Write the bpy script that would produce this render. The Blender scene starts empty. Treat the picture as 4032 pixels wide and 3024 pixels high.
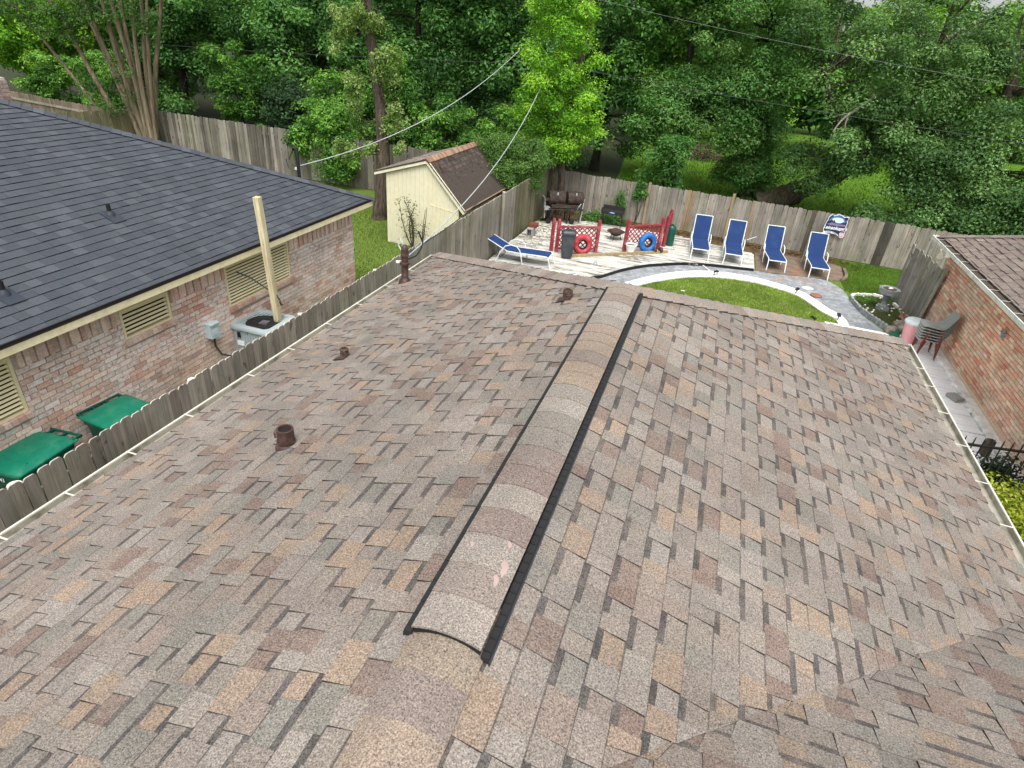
import bpy, math, random
import numpy as np
from mathutils import noise as mnoise
from mathutils import Matrix, Vector
random.seed(7); rng = np.random.default_rng(11)
SC = bpy.context.scene; C = SC.collection
PI = math.pi
# ---------------------------------------------------------------- camera, sky, sun, exposure
CAM = np.array([0.593, 0.128, 5.967]); PITCH, YAW, ROLL, FPX = 0.5224, -0.2806, -0.0882, 2407.3
def cam_basis():
    fwd = np.array([math.sin(YAW)*math.cos(PITCH), math.cos(YAW)*math.cos(PITCH), -math.sin(PITCH)])
    right = np.array([math.cos(YAW), -math.sin(YAW), 0.0]); down = np.cross(fwd, right)
    c, s = math.cos(ROLL), math.sin(ROLL)
    return c*right + s*down, -s*right + c*down, fwd
RT, DN, FW = cam_basis()
cam = bpy.data.cameras.new('camera'); camo = bpy.data.objects.new('camera', cam); C.objects.link(camo)
cam.sensor_width = 36.0; cam.lens = 36.0*FPX/4032.0; cam.clip_start = 0.05; cam.clip_end = 600.0
camo.matrix_world = Matrix(((RT[0], -DN[0], -FW[0], CAM[0]), (RT[1], -DN[1], -FW[1], CAM[1]), (RT[2], -DN[2], -FW[2], CAM[2]), (0, 0, 0, 1)))
SC.camera = camo
W_ = bpy.data.worlds.new('World'); SC.world = W_; W_.use_nodes = True
nt = W_.node_tree; bgn = nt.nodes['Background']
sky = nt.nodes.new('ShaderNodeTexSky'); sky.sky_type = 'NISHITA'; sky.sun_disc = False
SUN_EL, SUN_AZ = math.radians(61), math.radians(162)      # azimuth clockwise from +Y
sky.sun_elevation = SUN_EL; sky.sun_rotation = SUN_AZ
sky.air_density = 1.0; sky.dust_density = 4.0; sky.ozone_density = 1.0
hs = nt.nodes.new('ShaderNodeHueSaturation'); hs.inputs['Saturation'].default_value = 0.22
nt.links.new(sky.outputs[0], hs.inputs['Color']); nt.links.new(hs.outputs[0], bgn.inputs['Color'])
bgn.inputs['Strength'].default_value = 0.15
sl = bpy.data.lights.new('sun', 'SUN'); sl.energy = 1.45; sl.angle = math.radians(38); sl.color = (1.0, 0.975, 0.94)
so = bpy.data.objects.new('sun', sl); C.objects.link(so)
sd = Vector((math.sin(SUN_AZ)*math.cos(SUN_EL), math.cos(SUN_AZ)*math.cos(SUN_EL), math.sin(SUN_EL)))
so.rotation_euler = sd.to_track_quat('Z', 'Y').to_euler()
SC.view_settings.view_transform = 'Standard'; SC.view_settings.look = 'None'; SC.view_settings.gamma = 1.0
SC.view_settings.exposure = 0.85; SC.view_settings.use_curve_mapping = False
SC.render.engine = 'CYCLES'; SC.cycles.max_bounces = 6; SC.cycles.use_denoising = True

def project(P):
    q = np.asarray(P) - CAM; z = q@FW
    return (q@RT)/z*FPX + 2016, (q@DN)/z*FPX + 1512, z
# ---------------------------------------------------------------- materials
def srgb(r, g, b, k=1.0):
    f = lambda c: ((c/255)/12.92 if c/255 <= .04045 else ((c/255+.055)/1.055)**2.4)*k
    return (f(r), f(g), f(b), 1.0)
class NT:
    def __init__(s, name):
        s.m = bpy.data.materials.new(name); s.m.use_nodes = True; s.t = s.m.node_tree; s.n = s.t.nodes
        s.b = s.n['Principled BSDF']; s.pos = None
    def node(s, typ, **k):
        x = s.n.new(typ)
        for a, v in k.items(): setattr(x, a, v)
        return x
    def link(s, a, b): s.t.links.new(a, b)
    def P(s, scale=(1, 1, 1), rotz=0.0):
        if s.pos is None: s.pos = s.node('ShaderNodeNewGeometry').outputs['Position']
        mp = s.node('ShaderNodeMapping'); mp.inputs['Scale'].default_value = scale; mp.inputs['Rotation'].default_value = (0, 0, rotz)
        s.link(s.pos, mp.inputs[0]); return mp.outputs[0]
    def noise(s, scale, detail=3, rough=.55, vscale=(1, 1, 1), lo=.35, hi=.65, a=0.0, b=1.0, dist=0.0):
        nz = s.node('ShaderNodeTexNoise'); nz.inputs['Scale'].default_value = scale; nz.inputs['Detail'].default_value = detail
        nz.inputs['Roughness'].default_value = rough; nz.inputs['Distortion'].default_value = dist
        s.link(s.P(vscale), nz.inputs['Vector']); return s.rng(nz.outputs['Fac'], lo, hi, a, b)
    def rng(s, sock, lo, hi, a, b):
        mr = s.node('ShaderNodeMapRange'); mr.clamp = True
        s.link(sock, mr.inputs[0])
        for i, v in ((1, lo), (2, hi), (3, a), (4, b)): mr.inputs[i].default_value = v
        return mr.outputs[0]
    def mix(s, fac, a, b, mode='MIX'):
        x = s.node('ShaderNodeMix', data_type='RGBA', blend_type=mode)
        for sock, v in ((x.inputs[0], fac), (x.inputs[6], a), (x.inputs[7], b)):
            if hasattr(v, 'is_linked'): s.link(v, sock)
            else: sock.default_value = v
        return x.outputs[2]
    def math(s, op, a, b=0.0):
        x = s.node('ShaderNodeMath', operation=op)
        for sock, v in ((x.inputs[0], a), (x.inputs[1], b)):
            if hasattr(v, 'is_linked'): s.link(v, sock)
            else: sock.default_value = v
        return x.outputs[0]
    def tint(s):
        x = s.node('ShaderNodeAttribute', attribute_name='tint'); return x.outputs['Color'], x.outputs['Alpha']
    def grey(s, v):
        x = s.node('ShaderNodeCombineColor')
        for i in range(3): s.link(v, x.inputs[i])
        return x.outputs[0]
    def bump(s, h, strength=.3, dist=.01):
        x = s.node('ShaderNodeBump'); x.inputs['Strength'].default_value = strength; x.inputs['Distance'].default_value = dist
        s.link(h, x.inputs['Height']); s.link(x.outputs[0], s.b.inputs['Normal'])
    def fin(s, col, rough=.8, spec=.3, metal=0.0):
        if hasattr(col, 'is_linked'): s.link(col, s.b.inputs['Base Color'])
        else: s.b.inputs['Base Color'].default_value = col
        if hasattr(rough, 'is_linked'): s.link(rough, s.b.inputs['Roughness'])
        else: s.b.inputs['Roughness'].default_value = rough
        s.b.inputs['Specular IOR Level'].default_value = spec; s.b.inputs['Metallic'].default_value = metal
        return s.m
M = {}
def simple(name, col, rough=.6, spec=.3, metal=0.0, var=.12, scale=9.0, dirt=None, dirtamt=.5, dscale=4.0):
    x = NT(name); v = x.noise(scale, 4, .6, lo=.3, hi=.7, a=1-var, b=1+var)
    c = x.mix(1.0, col, x.grey(v), 'MULTIPLY')
    if dirt is not None:
        c = x.mix(x.math('MULTIPLY', x.noise(dscale, 6, .65, lo=.48, hi=.68), dirtamt), c, dirt)
    x.bump(x.noise(scale*6, 3), .08, .004)
    M[name] = x.fin(c, rough, spec, metal); return M[name]
PK0 = .52
def granule(name, spec=.1, amp=.55, stain=.18, blend=.0):
    x = NT(name); t, _ = x.tint()
    g = x.noise(135, 3, .85, lo=.30, hi=.72, a=1-amp, b=1+amp*1.15)
    g2 = x.noise(70, 2, .6, lo=.3, hi=.7, a=.86, b=1.14)
    st = x.noise(.9, 4, .6, lo=.3, hi=.7, a=1-stain, b=1+stain*.6)
    if blend:
        t = x.mix(x.noise(5, 3, .6, lo=.42, hi=.66, a=0, b=blend), t, srgb(180, 166, 152, PK0)); t = x.mix(x.noise(4.1, 3, .6, vscale=(1.3, 1, 1), lo=.5, hi=.7, a=0, b=blend), t, srgb(160, 153, 146, PK0))
    c = x.mix(1.0, t, x.grey(x.math('MULTIPLY', x.math('MULTIPLY', g, g2), st)), 'MULTIPLY')
    x.bump(x.noise(260, 2), .35, .003)
    M[name] = x.fin(c, .93, spec); return M[name]
granule('shingle_granules', amp=.85, blend=.32); granule('shingle_granules_dark', amp=.35, stain=.06)
def brickmat(name, washcol, grime, grime_amt):
    x = NT(name); t, a = x.tint()
    v = x.noise(38, 5, .65, lo=.3, hi=.7, a=.72, b=1.25)
    c = x.mix(1.0, t, x.grey(v), 'MULTIPLY')
    w = x.math('MULTIPLY', x.noise(16, 6, .7, lo=.40, hi=.58, vscale=(1, 1, 1.7)), a)
    c = x.mix(w, c, washcol)
    c = x.mix(x.math('MULTIPLY', x.noise(1.6, 6, .7, lo=.5, hi=.75), grime_amt), c, grime)
    x.bump(x.noise(90, 4, .7), .5, .004)
    M[name] = x.fin(c, .9, .15)
brickmat('brick_whitewashed', srgb(240, 232, 226, .95), srgb(104, 86, 74), .45)
brickmat('brick_orange', srgb(226, 212, 196, .95), srgb(96, 74, 60), .35)
def woodmat(name, dark, axis='z', grain=26.0, rough=.9, alg=None):
    x = NT(name); t, a = x.tint()
    vs = {'z': (1, 1, .045), 'x': (.045, 1, 1), 'y': (1, .045, 1)}[axis]
    g = x.noise(grain, 5, .65, vscale=vs, lo=.32, hi=.68, a=.62, b=1.22)
    c = x.mix(1.0, t, x.grey(g), 'MULTIPLY')
    kn = x.noise(9, 2, .5, vscale={'z': (1, 1, .5), 'x': (.5, 1, 1), 'y': (1, .5, 1)}[axis], lo=.66, hi=.72)
    c = x.mix(x.math('MULTIPLY', kn, .65), c, dark)
    st = x.noise(1.3, 5, .6, lo=.35, hi=.7, a=.8, b=1.12)
    c = x.mix(1.0, c, x.grey(st), 'MULTIPLY')
    if alg is not None:
        c = x.mix(x.math('MULTIPLY', x.noise(1.1, 5, .65, lo=.5, hi=.72), .5), c, alg)
    x.bump(g, .35, .004)
    M[name] = x.fin(c, rough, .15)
woodmat('fence_wood', srgb(60, 50, 42), 'z', alg=srgb(96, 100, 66))
woodmat('new_lumber', srgb(120, 95, 60), 'z', 18)
def deckmat():
    x = NT('white_deck_paint'); t, a = x.tint()
    wear = x.noise(8, 8, .8, vscale=(.10, .85, 1), lo=.475, hi=.55)
    patch = x.noise(.7, 4, .65, lo=.36, hi=.58, a=.35, b=1.0)
    fine = x.noise(40, 4, .7, vscale=(.10, .8, 1), lo=.46, hi=.62)
    f = x.math('MULTIPLY', x.math('MAXIMUM', x.math('MULTIPLY', wear, patch), x.math('MULTIPLY', fine, x.math('MULTIPLY', patch, .6))), a)
    dk = x.mix(x.noise(7, 3), srgb(72, 68, 62), srgb(118, 112, 100))
    c = x.mix(f, t, dk)
    x.bump(fine, .3, .003); M['white_deck_paint'] = x.fin(c, .75, .25)
deckmat()
def concmat(name, base, dark, light):
    x = NT(name)
    c = x.mix(x.noise(1.1, 6, .7, lo=.32, hi=.68), base, dark)
    c = x.mix(x.math('MULTIPLY', x.noise(5, 6, .75, lo=.45, hi=.7), .8), c, light)
    c = x.mix(x.math('MULTIPLY', x.noise(.9, 5, .6, lo=.56, hi=.66, vscale=(1, .7, 1)), .55), c, srgb(150, 118, 92))
    c = x.mix(1.0, c, x.grey(x.noise(80, 3, .7, a=.86, b=1.12)), 'MULTIPLY')
    x.bump(x.noise(70, 4), .3, .004); M[name] = x.fin(c, .9, .2)
concmat('path_concrete', srgb(140, 144, 147), srgb(110, 113, 115), srgb(180, 184, 186))
concmat('patio_stone', srgb(120, 104, 90), srgb(92, 78, 66), srgb(142, 126, 110))
def grassmat(name, a, b, c2):
    x = NT(name)
    c = x.mix(x.noise(.6, 5, .6), a, b); c = x.mix(x.noise(14, 4, .7, lo=.4, hi=.66), c, c2)
    c = x.mix(1.0, c, x.grey(x.noise(60, 3, .7, a=.6, b=1.35)), 'MULTIPLY')
    x.bump(x.noise(45, 4), .6, .02); M[name] = x.fin(c, .95, .1)
grassmat('lawn_ground', srgb(92, 118, 46), srgb(72, 106, 36), srgb(124, 136, 68))
grassmat('far_lawn_ground', srgb(84, 120, 36), srgb(66, 104, 28), srgb(100, 130, 46))
def leafmat(name, transl=.32, spec=.25):
    x = NT(name); t, a = x.tint()
    x.fin(t, .55, spec)
    tr = x.node('ShaderNodeBsdfTranslucent'); x.link(x.mix(1.0, t, (1.25, 1.15, .55, 1), 'MULTIPLY'), tr.inputs[0])
    mx = x.node('ShaderNodeMixShader'); mx.inputs[0].default_value = transl
    x.link(x.b.outputs[0], mx.inputs[1]); x.link(tr.outputs[0], mx.inputs[2])
    x.link(mx.outputs[0], x.n['Material Output'].inputs[0]); M[name] = x.m
leafmat('leaves', .42); leafmat('grass_blades', .25, .1)
def barkmat(name, a, b, vs=(1, 1, .2), sc=14):
    x = NT(name); f = x.noise(sc, 6, .7, vscale=vs, lo=.38, hi=.64)
    c = x.mix(f, a, b); c = x.mix(x.math('MULTIPLY', x.noise(1.2, 3, lo=.5, hi=.7), .4), c, srgb(96, 100, 78))
    x.bump(f, .8, .03); M[name] = x.fin(c, .95, .1)
barkmat('bark_grey', srgb(64, 54, 46), srgb(112, 100, 88)); barkmat('bark_dark', srgb(34, 33, 28), srgb(66, 64, 54))
barkmat('bark_crape', srgb(88, 78, 64), srgb(138, 124, 104), (1, 1, .12), 8); barkmat('bark_dead', srgb(150, 142, 132), srgb(205, 198, 190))
simple('white_paint', srgb(236, 235, 228, .92), .5, dirt=srgb(150, 145, 130), dirtamt=.5)
simple('white_stone', srgb(244, 243, 238, .95), .8, dirt=srgb(150, 146, 138), dirtamt=.45, dscale=3)
simple('cream_paint', srgb(248, 236, 196, .95), .55, var=.05, dirt=srgb(160, 140, 90), dirtamt=.3)
simple('shed_cream', srgb(236, 230, 200, .80), .6, var=.06)
simple('louver_paint', srgb(236, 224, 182, .93), .5, var=.06)
simple('gutter_inside', srgb(160, 156, 142), .6, dirt=srgb(84, 78, 62), dirtamt=.85, dscale=5)
simple('gutter_strap', srgb(206, 202, 190, .9), .6)
simple('gutter_debris', srgb(72, 66, 56), .95, var=.4, scale=30)
simple('black_plastic', (.012, .012, .013, 1), .45, .4, var=.1)
simple('charcoal_plastic', srgb(52, 58, 64), .45, .4, var=.1, dirt=srgb(110, 105, 95), dirtamt=.3)
simple('slate_flange', srgb(50, 56, 64), .5)
simple('brown_pipe', srgb(62, 42, 38), .5, .4, dirt=srgb(110, 90, 80), dirtamt=.5, dscale=14)
simple('rust_pipe', srgb(66, 54, 46), .7, dirt=srgb(140, 120, 104), dirtamt=.7, dscale=30)
simple('bin_green', srgb(6, 126, 98, .72), .42, .4, var=.08, dirt=srgb(70, 140, 112), dirtamt=.35, dscale=7)
simple('bin_green_dark', srgb(4, 84, 68, .8), .5, .35, var=.08)
simple('lettering_white', srgb(220, 226, 222), .6)
simple('ac_metal', srgb(158, 170, 172), .45, .4, var=.05); simple('ac_dark', (.012, .013, .014, 1), .6)
simple('util_box', srgb(184, 200, 204), .45); simple('conduit', srgb(66, 60, 62), .6)
simple('blade_grey', srgb(105, 105, 108), .5); simple('sand_pink', srgb(160, 140, 134), .7)
simple('lattice_red', srgb(150, 54, 66, .8), .6, var=.12, dirt=srgb(206, 130, 130), dirtamt=.5)
simple('tire_red', srgb(176, 50, 64, .8), .45, var=.1, dirt=srgb(222, 130, 136), dirtamt=.45, dscale=5)
simple('tire_blue', srgb(28, 98, 172, .85), .45, var=.08, dirt=srgb(110, 160, 210), dirtamt=.25)
simple('dark_inside', (.015, .014, .013, 1), .9)
def slingmat():
    x = NT('blue_sling'); w = x.noise(220, 2, .5, a=.85, b=1.15)
    c = x.mix(1.0, srgb(36, 62, 112, .8), x.grey(w), 'MULTIPLY'); c = x.mix(x.math('MULTIPLY', x.noise(3, 4, lo=.5, hi=.75), .3), c, srgb(62, 88, 134))
    x.bump(w, .2, .002); M['blue_sling'] = x.fin(c, .8, .2)
slingmat()
simple('lounger_frame', srgb(214, 222, 222), .35, .4, var=.05)
simple('rust_metal', srgb(50, 42, 38), .8, var=.4, dirt=srgb(96, 76, 62), dirtamt=.6, dscale=12)
simple('black_iron', (.012, .012, .013, 1), .5, .4); simple('galvanised', srgb(170, 176, 176), .45, .5, .3)
simple('grill_dark', srgb(40, 38, 38), .6); simple('blue_label', srgb(30, 62, 120), .5)
simple('cinder', srgb(150, 150, 146), .95, var=.2, scale=40); simple('red_brick', srgb(110, 60, 48), .9, var=.2, scale=30)
simple('terracotta', srgb(142, 96, 84), .85, var=.15, scale=14); simple('timber_yellow', srgb(150, 134, 102), .9, var=.25, scale=12)
simple('green_tank', srgb(10, 74, 60), .4, .4); simple('rust_knob', srgb(74, 52, 44), .8, var=.3)
simple('birdbath_stone', srgb(138, 146, 146), .85, var=.2, scale=18, dirt=srgb(86, 88, 78), dirtamt=.6); simple('mud', srgb(90, 66, 54), .9)
simple('edging_grey', srgb(126, 134, 134), .9, var=.2, scale=20, dirt=srgb(206, 204, 196), dirtamt=.6, dscale=9)
simple('rock', srgb(122, 112, 102), .95, var=.35, scale=10, dirt=srgb(190, 182, 172), dirtamt=.6)
simple('pink_plastic', srgb(246, 178, 182, .95), .5, var=.06); simple('lid_white', srgb(206, 220, 220), .5)
simple('chair_grey', srgb(158, 160, 155), .6, var=.12); simple('chair_leg', srgb(112, 56, 44), .5, .4, var=.2)
simple('teal_sheet', srgb(24, 86, 62), .6, var=.15); simple('soil', srgb(70, 58, 46), 1.0, var=.4, scale=16)
simple('leaf_litter', srgb(92, 72, 50), 1.0, var=.45, scale=22, dirt=srgb(60, 76, 36), dirtamt=.6)
simple('forest_floor', srgb(44, 52, 30), 1.0, var=.5, scale=7, dirt=srgb(70, 60, 42), dirtamt=.5)
simple('mortar', srgb(186, 172, 158), .95, var=.15, scale=30); simple('mortar_tan', srgb(226, 204, 174), .95, var=.2, scale=30)
simple('star_metal', srgb(140, 146, 152), .4, .5, .4); simple('flood_white', srgb(226, 222, 206), .5)
simple('wire_grey', srgb(176, 180, 182), .5); simple('wire_dark', srgb(60, 64, 62), .6)
simple('wire_dark2', srgb(120, 126, 118), .6)
simple('sign_navy', srgb(34, 46, 78), .5, var=.35, scale=14); simple('sign_sky', srgb(206, 224, 226), .5, var=.12, scale=10)
simple('sign_arch', srgb(70, 120, 168), .5); simple('sign_white', srgb(236, 238, 240), .5); simple('sign_mauve', srgb(128, 118, 150), .5, var=.4, scale=22)
simple('sign_pink', srgb(214, 180, 186), .5, var=.3, scale=26); simple('sign_dark', srgb(58, 58, 78), .5)
simple('roof_under', srgb(70, 62, 56), .95); simple('flower_white', srgb(236, 232, 228), .7); simple('flower_pink', srgb(236, 160, 166), .7)
simple('post_end', srgb(206, 200, 192), .9, var=.2, scale=20)
simple('interior_dark', (.02, .02, .02, 1), .9)
# ---------------------------------------------------------------- mesh helpers
WL = {}
def wl(o): return WL.get(o.name, np.zeros(3)) if o is not None else np.zeros(3)
def rotz(a):
    c, s = math.cos(a), math.sin(a); return np.array([[c, -s, 0], [s, c, 0], [0, 0, 1.0]])
def roty(a):
    c, s = math.cos(a), math.sin(a); return np.array([[c, 0, s], [0, 1, 0], [-s, 0, c]])
def rotx(a):
    c, s = math.cos(a), math.sin(a); return np.array([[1, 0, 0], [0, c, -s], [0, s, c.real]])
class MB:
    def __init__(s): s.v = []; s.f = []; s.m = []; s.t = []; s.n = 0; s.X = None
    def add(s, v, f, mat=0, tint=(1, 1, 1, 0)):
        v = np.asarray(v, float)
        s.v.append(v); 
        many = isinstance(tint, list)
        for i, q in enumerate(f):
            s.f.append([j+s.n for j in q]); s.m.append(mat[i] if isinstance(mat, list) else mat); s.t.append(tint[i] if many else tint)
        s.n += len(v); return s
    def box(s, c, size, R=None, mat=0, tint=(1, 1, 1, 0), taper=1.0):
        x, y, z = [d/2 for d in size]
        v = np.array([(-x, -y, -z), (x, -y, -z), (x, y, -z), (-x, y, -z), (-x*taper, -y*taper, z), (x*taper, -y*taper, z), (x*taper, y*taper, z), (-x*taper, y*taper, z)])
        if R is not None: v = v@np.asarray(R).T
        return s.add(v+np.array(c), [(0, 3, 2, 1), (4, 5, 6, 7), (0, 1, 5, 4), (1, 2, 6, 5), (2, 3, 7, 6), (3, 0, 4, 7)], mat, tint)
    def bar(s, a, b, w, h, mat=0, tint=(1, 1, 1, 0), up=(0, 0, 1)):
        a, b = np.array(a, float), np.array(b, float); d = b-a; L = np.linalg.norm(d); d = d/L
        u = np.array(up, float)
        if abs(d@u) > .95: u = np.array([0, 1.0, 0])
        sx = np.cross(d, u); sx /= np.linalg.norm(sx); su = np.cross(sx, d)
        return s.box((a+b)/2, (L, w, h), np.stack([d, sx, su], 1), mat, tint)
    def tube(s, pts, r, n=8, mat=0, tint=(1, 1, 1, 0), cap=True):
        p = np.array(pts, float); k = len(p); rr = np.full(k, r) if np.isscalar(r) else np.array(r, float)
        t = np.gradient(p, axis=0); t /= np.linalg.norm(t, axis=1)[:, None]+1e-9
        ref = np.array([0, 0, 1.0]) if abs(t[0][2]) < .9 else np.array([1.0, 0, 0])
        vs = []; a = np.arange(n)*2*PI/n
        u = np.cross(t[0], ref); u /= np.linalg.norm(u)
        for i in range(k):
            u = u - t[i]*(u@t[i]); u /= np.linalg.norm(u)+1e-9; w = np.cross(t[i], u)
            vs.append(p[i]+rr[i]*(np.cos(a)[:, None]*u+np.sin(a)[:, None]*w))
        f = [(i*n+j, i*n+(j+1) % n, (i+1)*n+(j+1) % n, (i+1)*n+j) for i in range(k-1) for j in range(n)]
        if cap: f += [tuple(range(n))[::-1], tuple((k-1)*n+j for j in range(n))]
        return s.add(np.concatenate(vs), f, mat, tint)
    def lathe(s, prof, c=(0, 0, 0), n=20, mat=0, tint=(1, 1, 1, 0), R=None, sx=1.0, sy=1.0, wob=None):
        a = np.arange(n)*2*PI/n; vs = []
        for r, z in prof:
            rr = r*(wob(a) if wob is not None else 1.0)
            vs.append(np.stack([rr*np.cos(a)*sx, rr*np.sin(a)*sy, np.full(n, z)], 1))
        v = np.concatenate(vs)
        if R is not None: v = v@np.asarray(R).T
        k = len(prof)
        f = [(i*n+j, i*n+(j+1) % n, (i+1)*n+(j+1) % n, (i+1)*n+j) for i in range(k-1) for j in range(n)]
        f += [tuple(range(n))[::-1], tuple((k-1)*n+j for j in range(n))]
        return s.add(v+np.array(c), f, mat, tint)
    def prism(s, poly, z0, z1, mat=0, tint=(1, 1, 1, 0)):
        n = len(poly); v = [(x, y, z0) for x, y in poly]+[(x, y, z1) for x, y in poly]
        f = [tuple(range(n, 2*n)), tuple(range(n))[::-1]]+[(i, (i+1) % n, n+(i+1) % n, n+i) for i in range(n)]
        return s.add(v, f, mat, tint)
    def extrude(s, poly3, d, mat=0, tint=(1, 1, 1, 0)):
        p = np.array(poly3, float); n = len(p); v = np.concatenate([p, p+np.array(d)])
        f = [tuple(range(n)), tuple(range(n, 2*n))[::-1]]+[(i, n+i, n+(i+1) % n, (i+1) % n) for i in range(n)]
        return s.add(v, f, mat, tint)
    def torus(s, c, R_, r, R=None, n=32, k=12, mat=0, tint=(1, 1, 1, 0), squash=1.0):
        v = []
        for i in range(n):
            a = 2*PI*i/n
            for j in range(k):
                b = 2*PI*j/k; v.append(((R_+r*math.cos(b))*math.cos(a), (R_+r*math.cos(b))*math.sin(a), squash*r*math.sin(b)))
        v = np.array(v)
        if R is not None: v = v@np.asarray(R).T
        f = [(i*k+j, ((i+1) % n)*k+j, ((i+1) % n)*k+(j+1) % k, i*k+(j+1) % k) for i in range(n) for j in range(k)]
        return s.add(v+np.array(c), f, mat, tint)
    def strip(s, left, right, z0, z1, mat=0):
        L, R_ = len(left), 0
        for i in range(L-1):
            q = [left[i], left[i+1], right[i+1], right[i]]; s.prism(q, z0, z1, mat)
        return s
    def apply(s, R, t=(0, 0, 0)):
        s.v = [a@np.asarray(R).T+np.array(t) for a in s.v]; return s
    def build(s, name, mats, parent=None, smooth=False, angle=40, origin=None, kind=None):
        v = np.concatenate(s.v) if s.v else np.zeros((0, 3))
        if origin is None:
            lo, hi = v.min(0), v.max(0); origin = np.array([(lo[0]+hi[0])/2, (lo[1]+hi[1])/2, lo[2]])
        origin = np.array(origin, float)
        me = bpy.data.meshes.new(name); me.from_pydata((v-origin).tolist(), [], s.f)
        mats = mats if isinstance(mats, (list, tuple)) else [mats]
        for mm in mats: me.materials.append(M[mm])
        if len(mats) > 1: me.polygons.foreach_set('material_index', s.m)
        at = me.attributes.new('tint', 'FLOAT_COLOR', 'FACE')
        at.data.foreach_set('color', np.array([list(q)+[0]*(4-len(q)) for q in s.t], np.float32).ravel())
        if smooth:
            me.polygons.foreach_set('use_smooth', [True]*len(s.f)); me.set_sharp_from_angle(angle=math.radians(angle))
        me.update()
        o = bpy.data.objects.new(name, me); C.objects.link(o)
        if parent is not None: o.parent = parent
        o.location = origin - wl(parent); WL[o.name] = origin
        if kind: o['kind'] = kind
        return o
def root(name, loc, label=None, cat=None, group=None, kind=None):
    o = bpy.data.objects.new(name, None); C.objects.link(o); o.location = loc; o.empty_display_size = .1
    WL[o.name] = np.array(loc, float); tag(o, label, cat, group, kind); return o
def tag(o, label=None, cat=None, group=None, kind=None):
    if label: o['label'] = label
    if cat: o['category'] = cat
    if group: o['group'] = group
    if kind: o['kind'] = kind
    return o
def dup(r, loc, label=None, group=None, rz=0.0):
    c = r.copy(); C.objects.link(c); c.location = loc; c.rotation_euler = (0, 0, rz)
    if label: c['label'] = label
    if group: c['group'] = group
    def kids(a, b):
        for ch in list(a.children):
            d = ch.copy(); C.objects.link(d); d.parent = b; kids(ch, d)
    kids(r, c); return c
def inview(c, margin=.12):
    x, y, z = project(c); return z > .2 and -4032*margin < x < 4032*(1+margin) and -3024*margin < y < 3024*(1+margin)
def pieces(parent, name, items, mat, limit=300, rest_name=None, cull=.15, smooth=False):
    # items: (verts, faces, tint or list of tints); nearest in view become single parts, the rest one part
    if cull is not None: items = [it for it in items if inview(np.mean(it[0], 0), cull)]
    def key(it):
        c = np.mean(it[0], 0); x, y, z = project(c)
        out = 0 if (0 <= x <= 4032 and 0 <= y <= 3024) else 1000
        return out+np.linalg.norm(c-CAM)
    items = sorted(items, key=key)
    for it in items[:limit]: MB().add(it[0], it[1], 0, it[2]).build(name, mat, parent)
    if len(items) > limit:
        mb = MB()
        for it in items[limit:]: mb.add(it[0], it[1], 0, it[2])
        mb.build(rest_name or name, mat, parent, kind='stuff')
def jit(c, a=.08):
    k = 1+random.uniform(-a, a); return (c[0]*k*(1+random.uniform(-a, a)*.3), c[1]*k, c[2]*k*(1+random.uniform(-a, a)*.3), c[3] if len(c) > 3 else 0)
BOXF = [(0, 3, 2, 1), (4, 5, 6, 7), (0, 1, 5, 4), (1, 2, 6, 5), (2, 3, 7, 6), (3, 0, 4, 7)]
def boxv(c, size, R=None):
    x, y, z = [d/2 for d in size]
    v = np.array([(-x, -y, -z), (x, -y, -z), (x, y, -z), (-x, y, -z), (-x, -y, z), (x, -y, z), (x, y, z), (-x, y, z)])
    if R is not None: v = v@np.asarray(R).T
    return v+np.array(c)
# ---------------------------------------------------------------- ground and paving (setting)
def smooth_curve(p, n=6):
    p = np.array(p, float); out = []
    q = np.concatenate([[2*p[0]-p[1]], p, [2*p[-1]-p[-2]]])
    for i in range(1, len(q)-2):
        for t in np.linspace(0, 1, n, endpoint=False):
            a, b, c, d = q[i-1], q[i], q[i+1], q[i+2]
            out.append(.5*((2*b)+(-a+c)*t+(2*a-5*b+4*c-d)*t*t+(-a+3*b-3*c+d)*t**3))
    out.append(p[-1]); return [tuple(x) for x in out]
g = MB(); g.add([(-260, -60, 0), (200, -60, 0), (200, 330, 0), (-260, 330, 0)], [(0, 1, 2, 3)])
tag(g.build('ground', 'lawn_ground', origin=(0, 0, 0)), kind='structure')
g = MB(); g.add([(-120, 25.2, .004), (80, 24.6, .004), (80, 120, .004), (-120, 120, .004)], [(0, 1, 2, 3)])
tag(g.build('field', 'far_lawn_ground', origin=(0, 30, .004)), kind='structure')
g = MB(); g.add([(-130, 22.8, .008), (-9, 22.8, .008), (-5.4, 24.3, .008), (-3.2, 24.2, .008), (-4.5, 36, .008), (-6, 52, .008), (-12, 90, .008), (-130, 90, .008)], [(0, 1, 2, 3, 4, 5, 6, 7)])
tag(g.build('woodland_floor', 'forest_floor', origin=(-30, 40, .008)), kind='structure')
B_OUT = smooth_curve([(-1.6, 15.6), (-1.35, 16.4), (-1.07, 17.01), (-.32, 18.14), (.39, 18.84), (1.2, 19.3), (2.18, 19.41), (3.01, 19.2), (3.59, 18.91), (4.02, 18.32), (4.3, 17.75), (4.57, 17.41), (4.68, 16.9), (4.62, 16.35), (4.4, 15.6)])
B_IN = smooth_curve([(-1.25, 15.6), (-1.0, 16.35), (-.72, 16.93), (-.13, 17.72), (.44, 18.3), (1.25, 18.78), (2.17, 18.94), (2.86, 18.80), (3.48, 18.48), (3.8, 18.0), (4.05, 17.5), (4.33, 17.15), (4.43, 16.78), (4.36, 16.3), (4.15, 15.6)])
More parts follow.
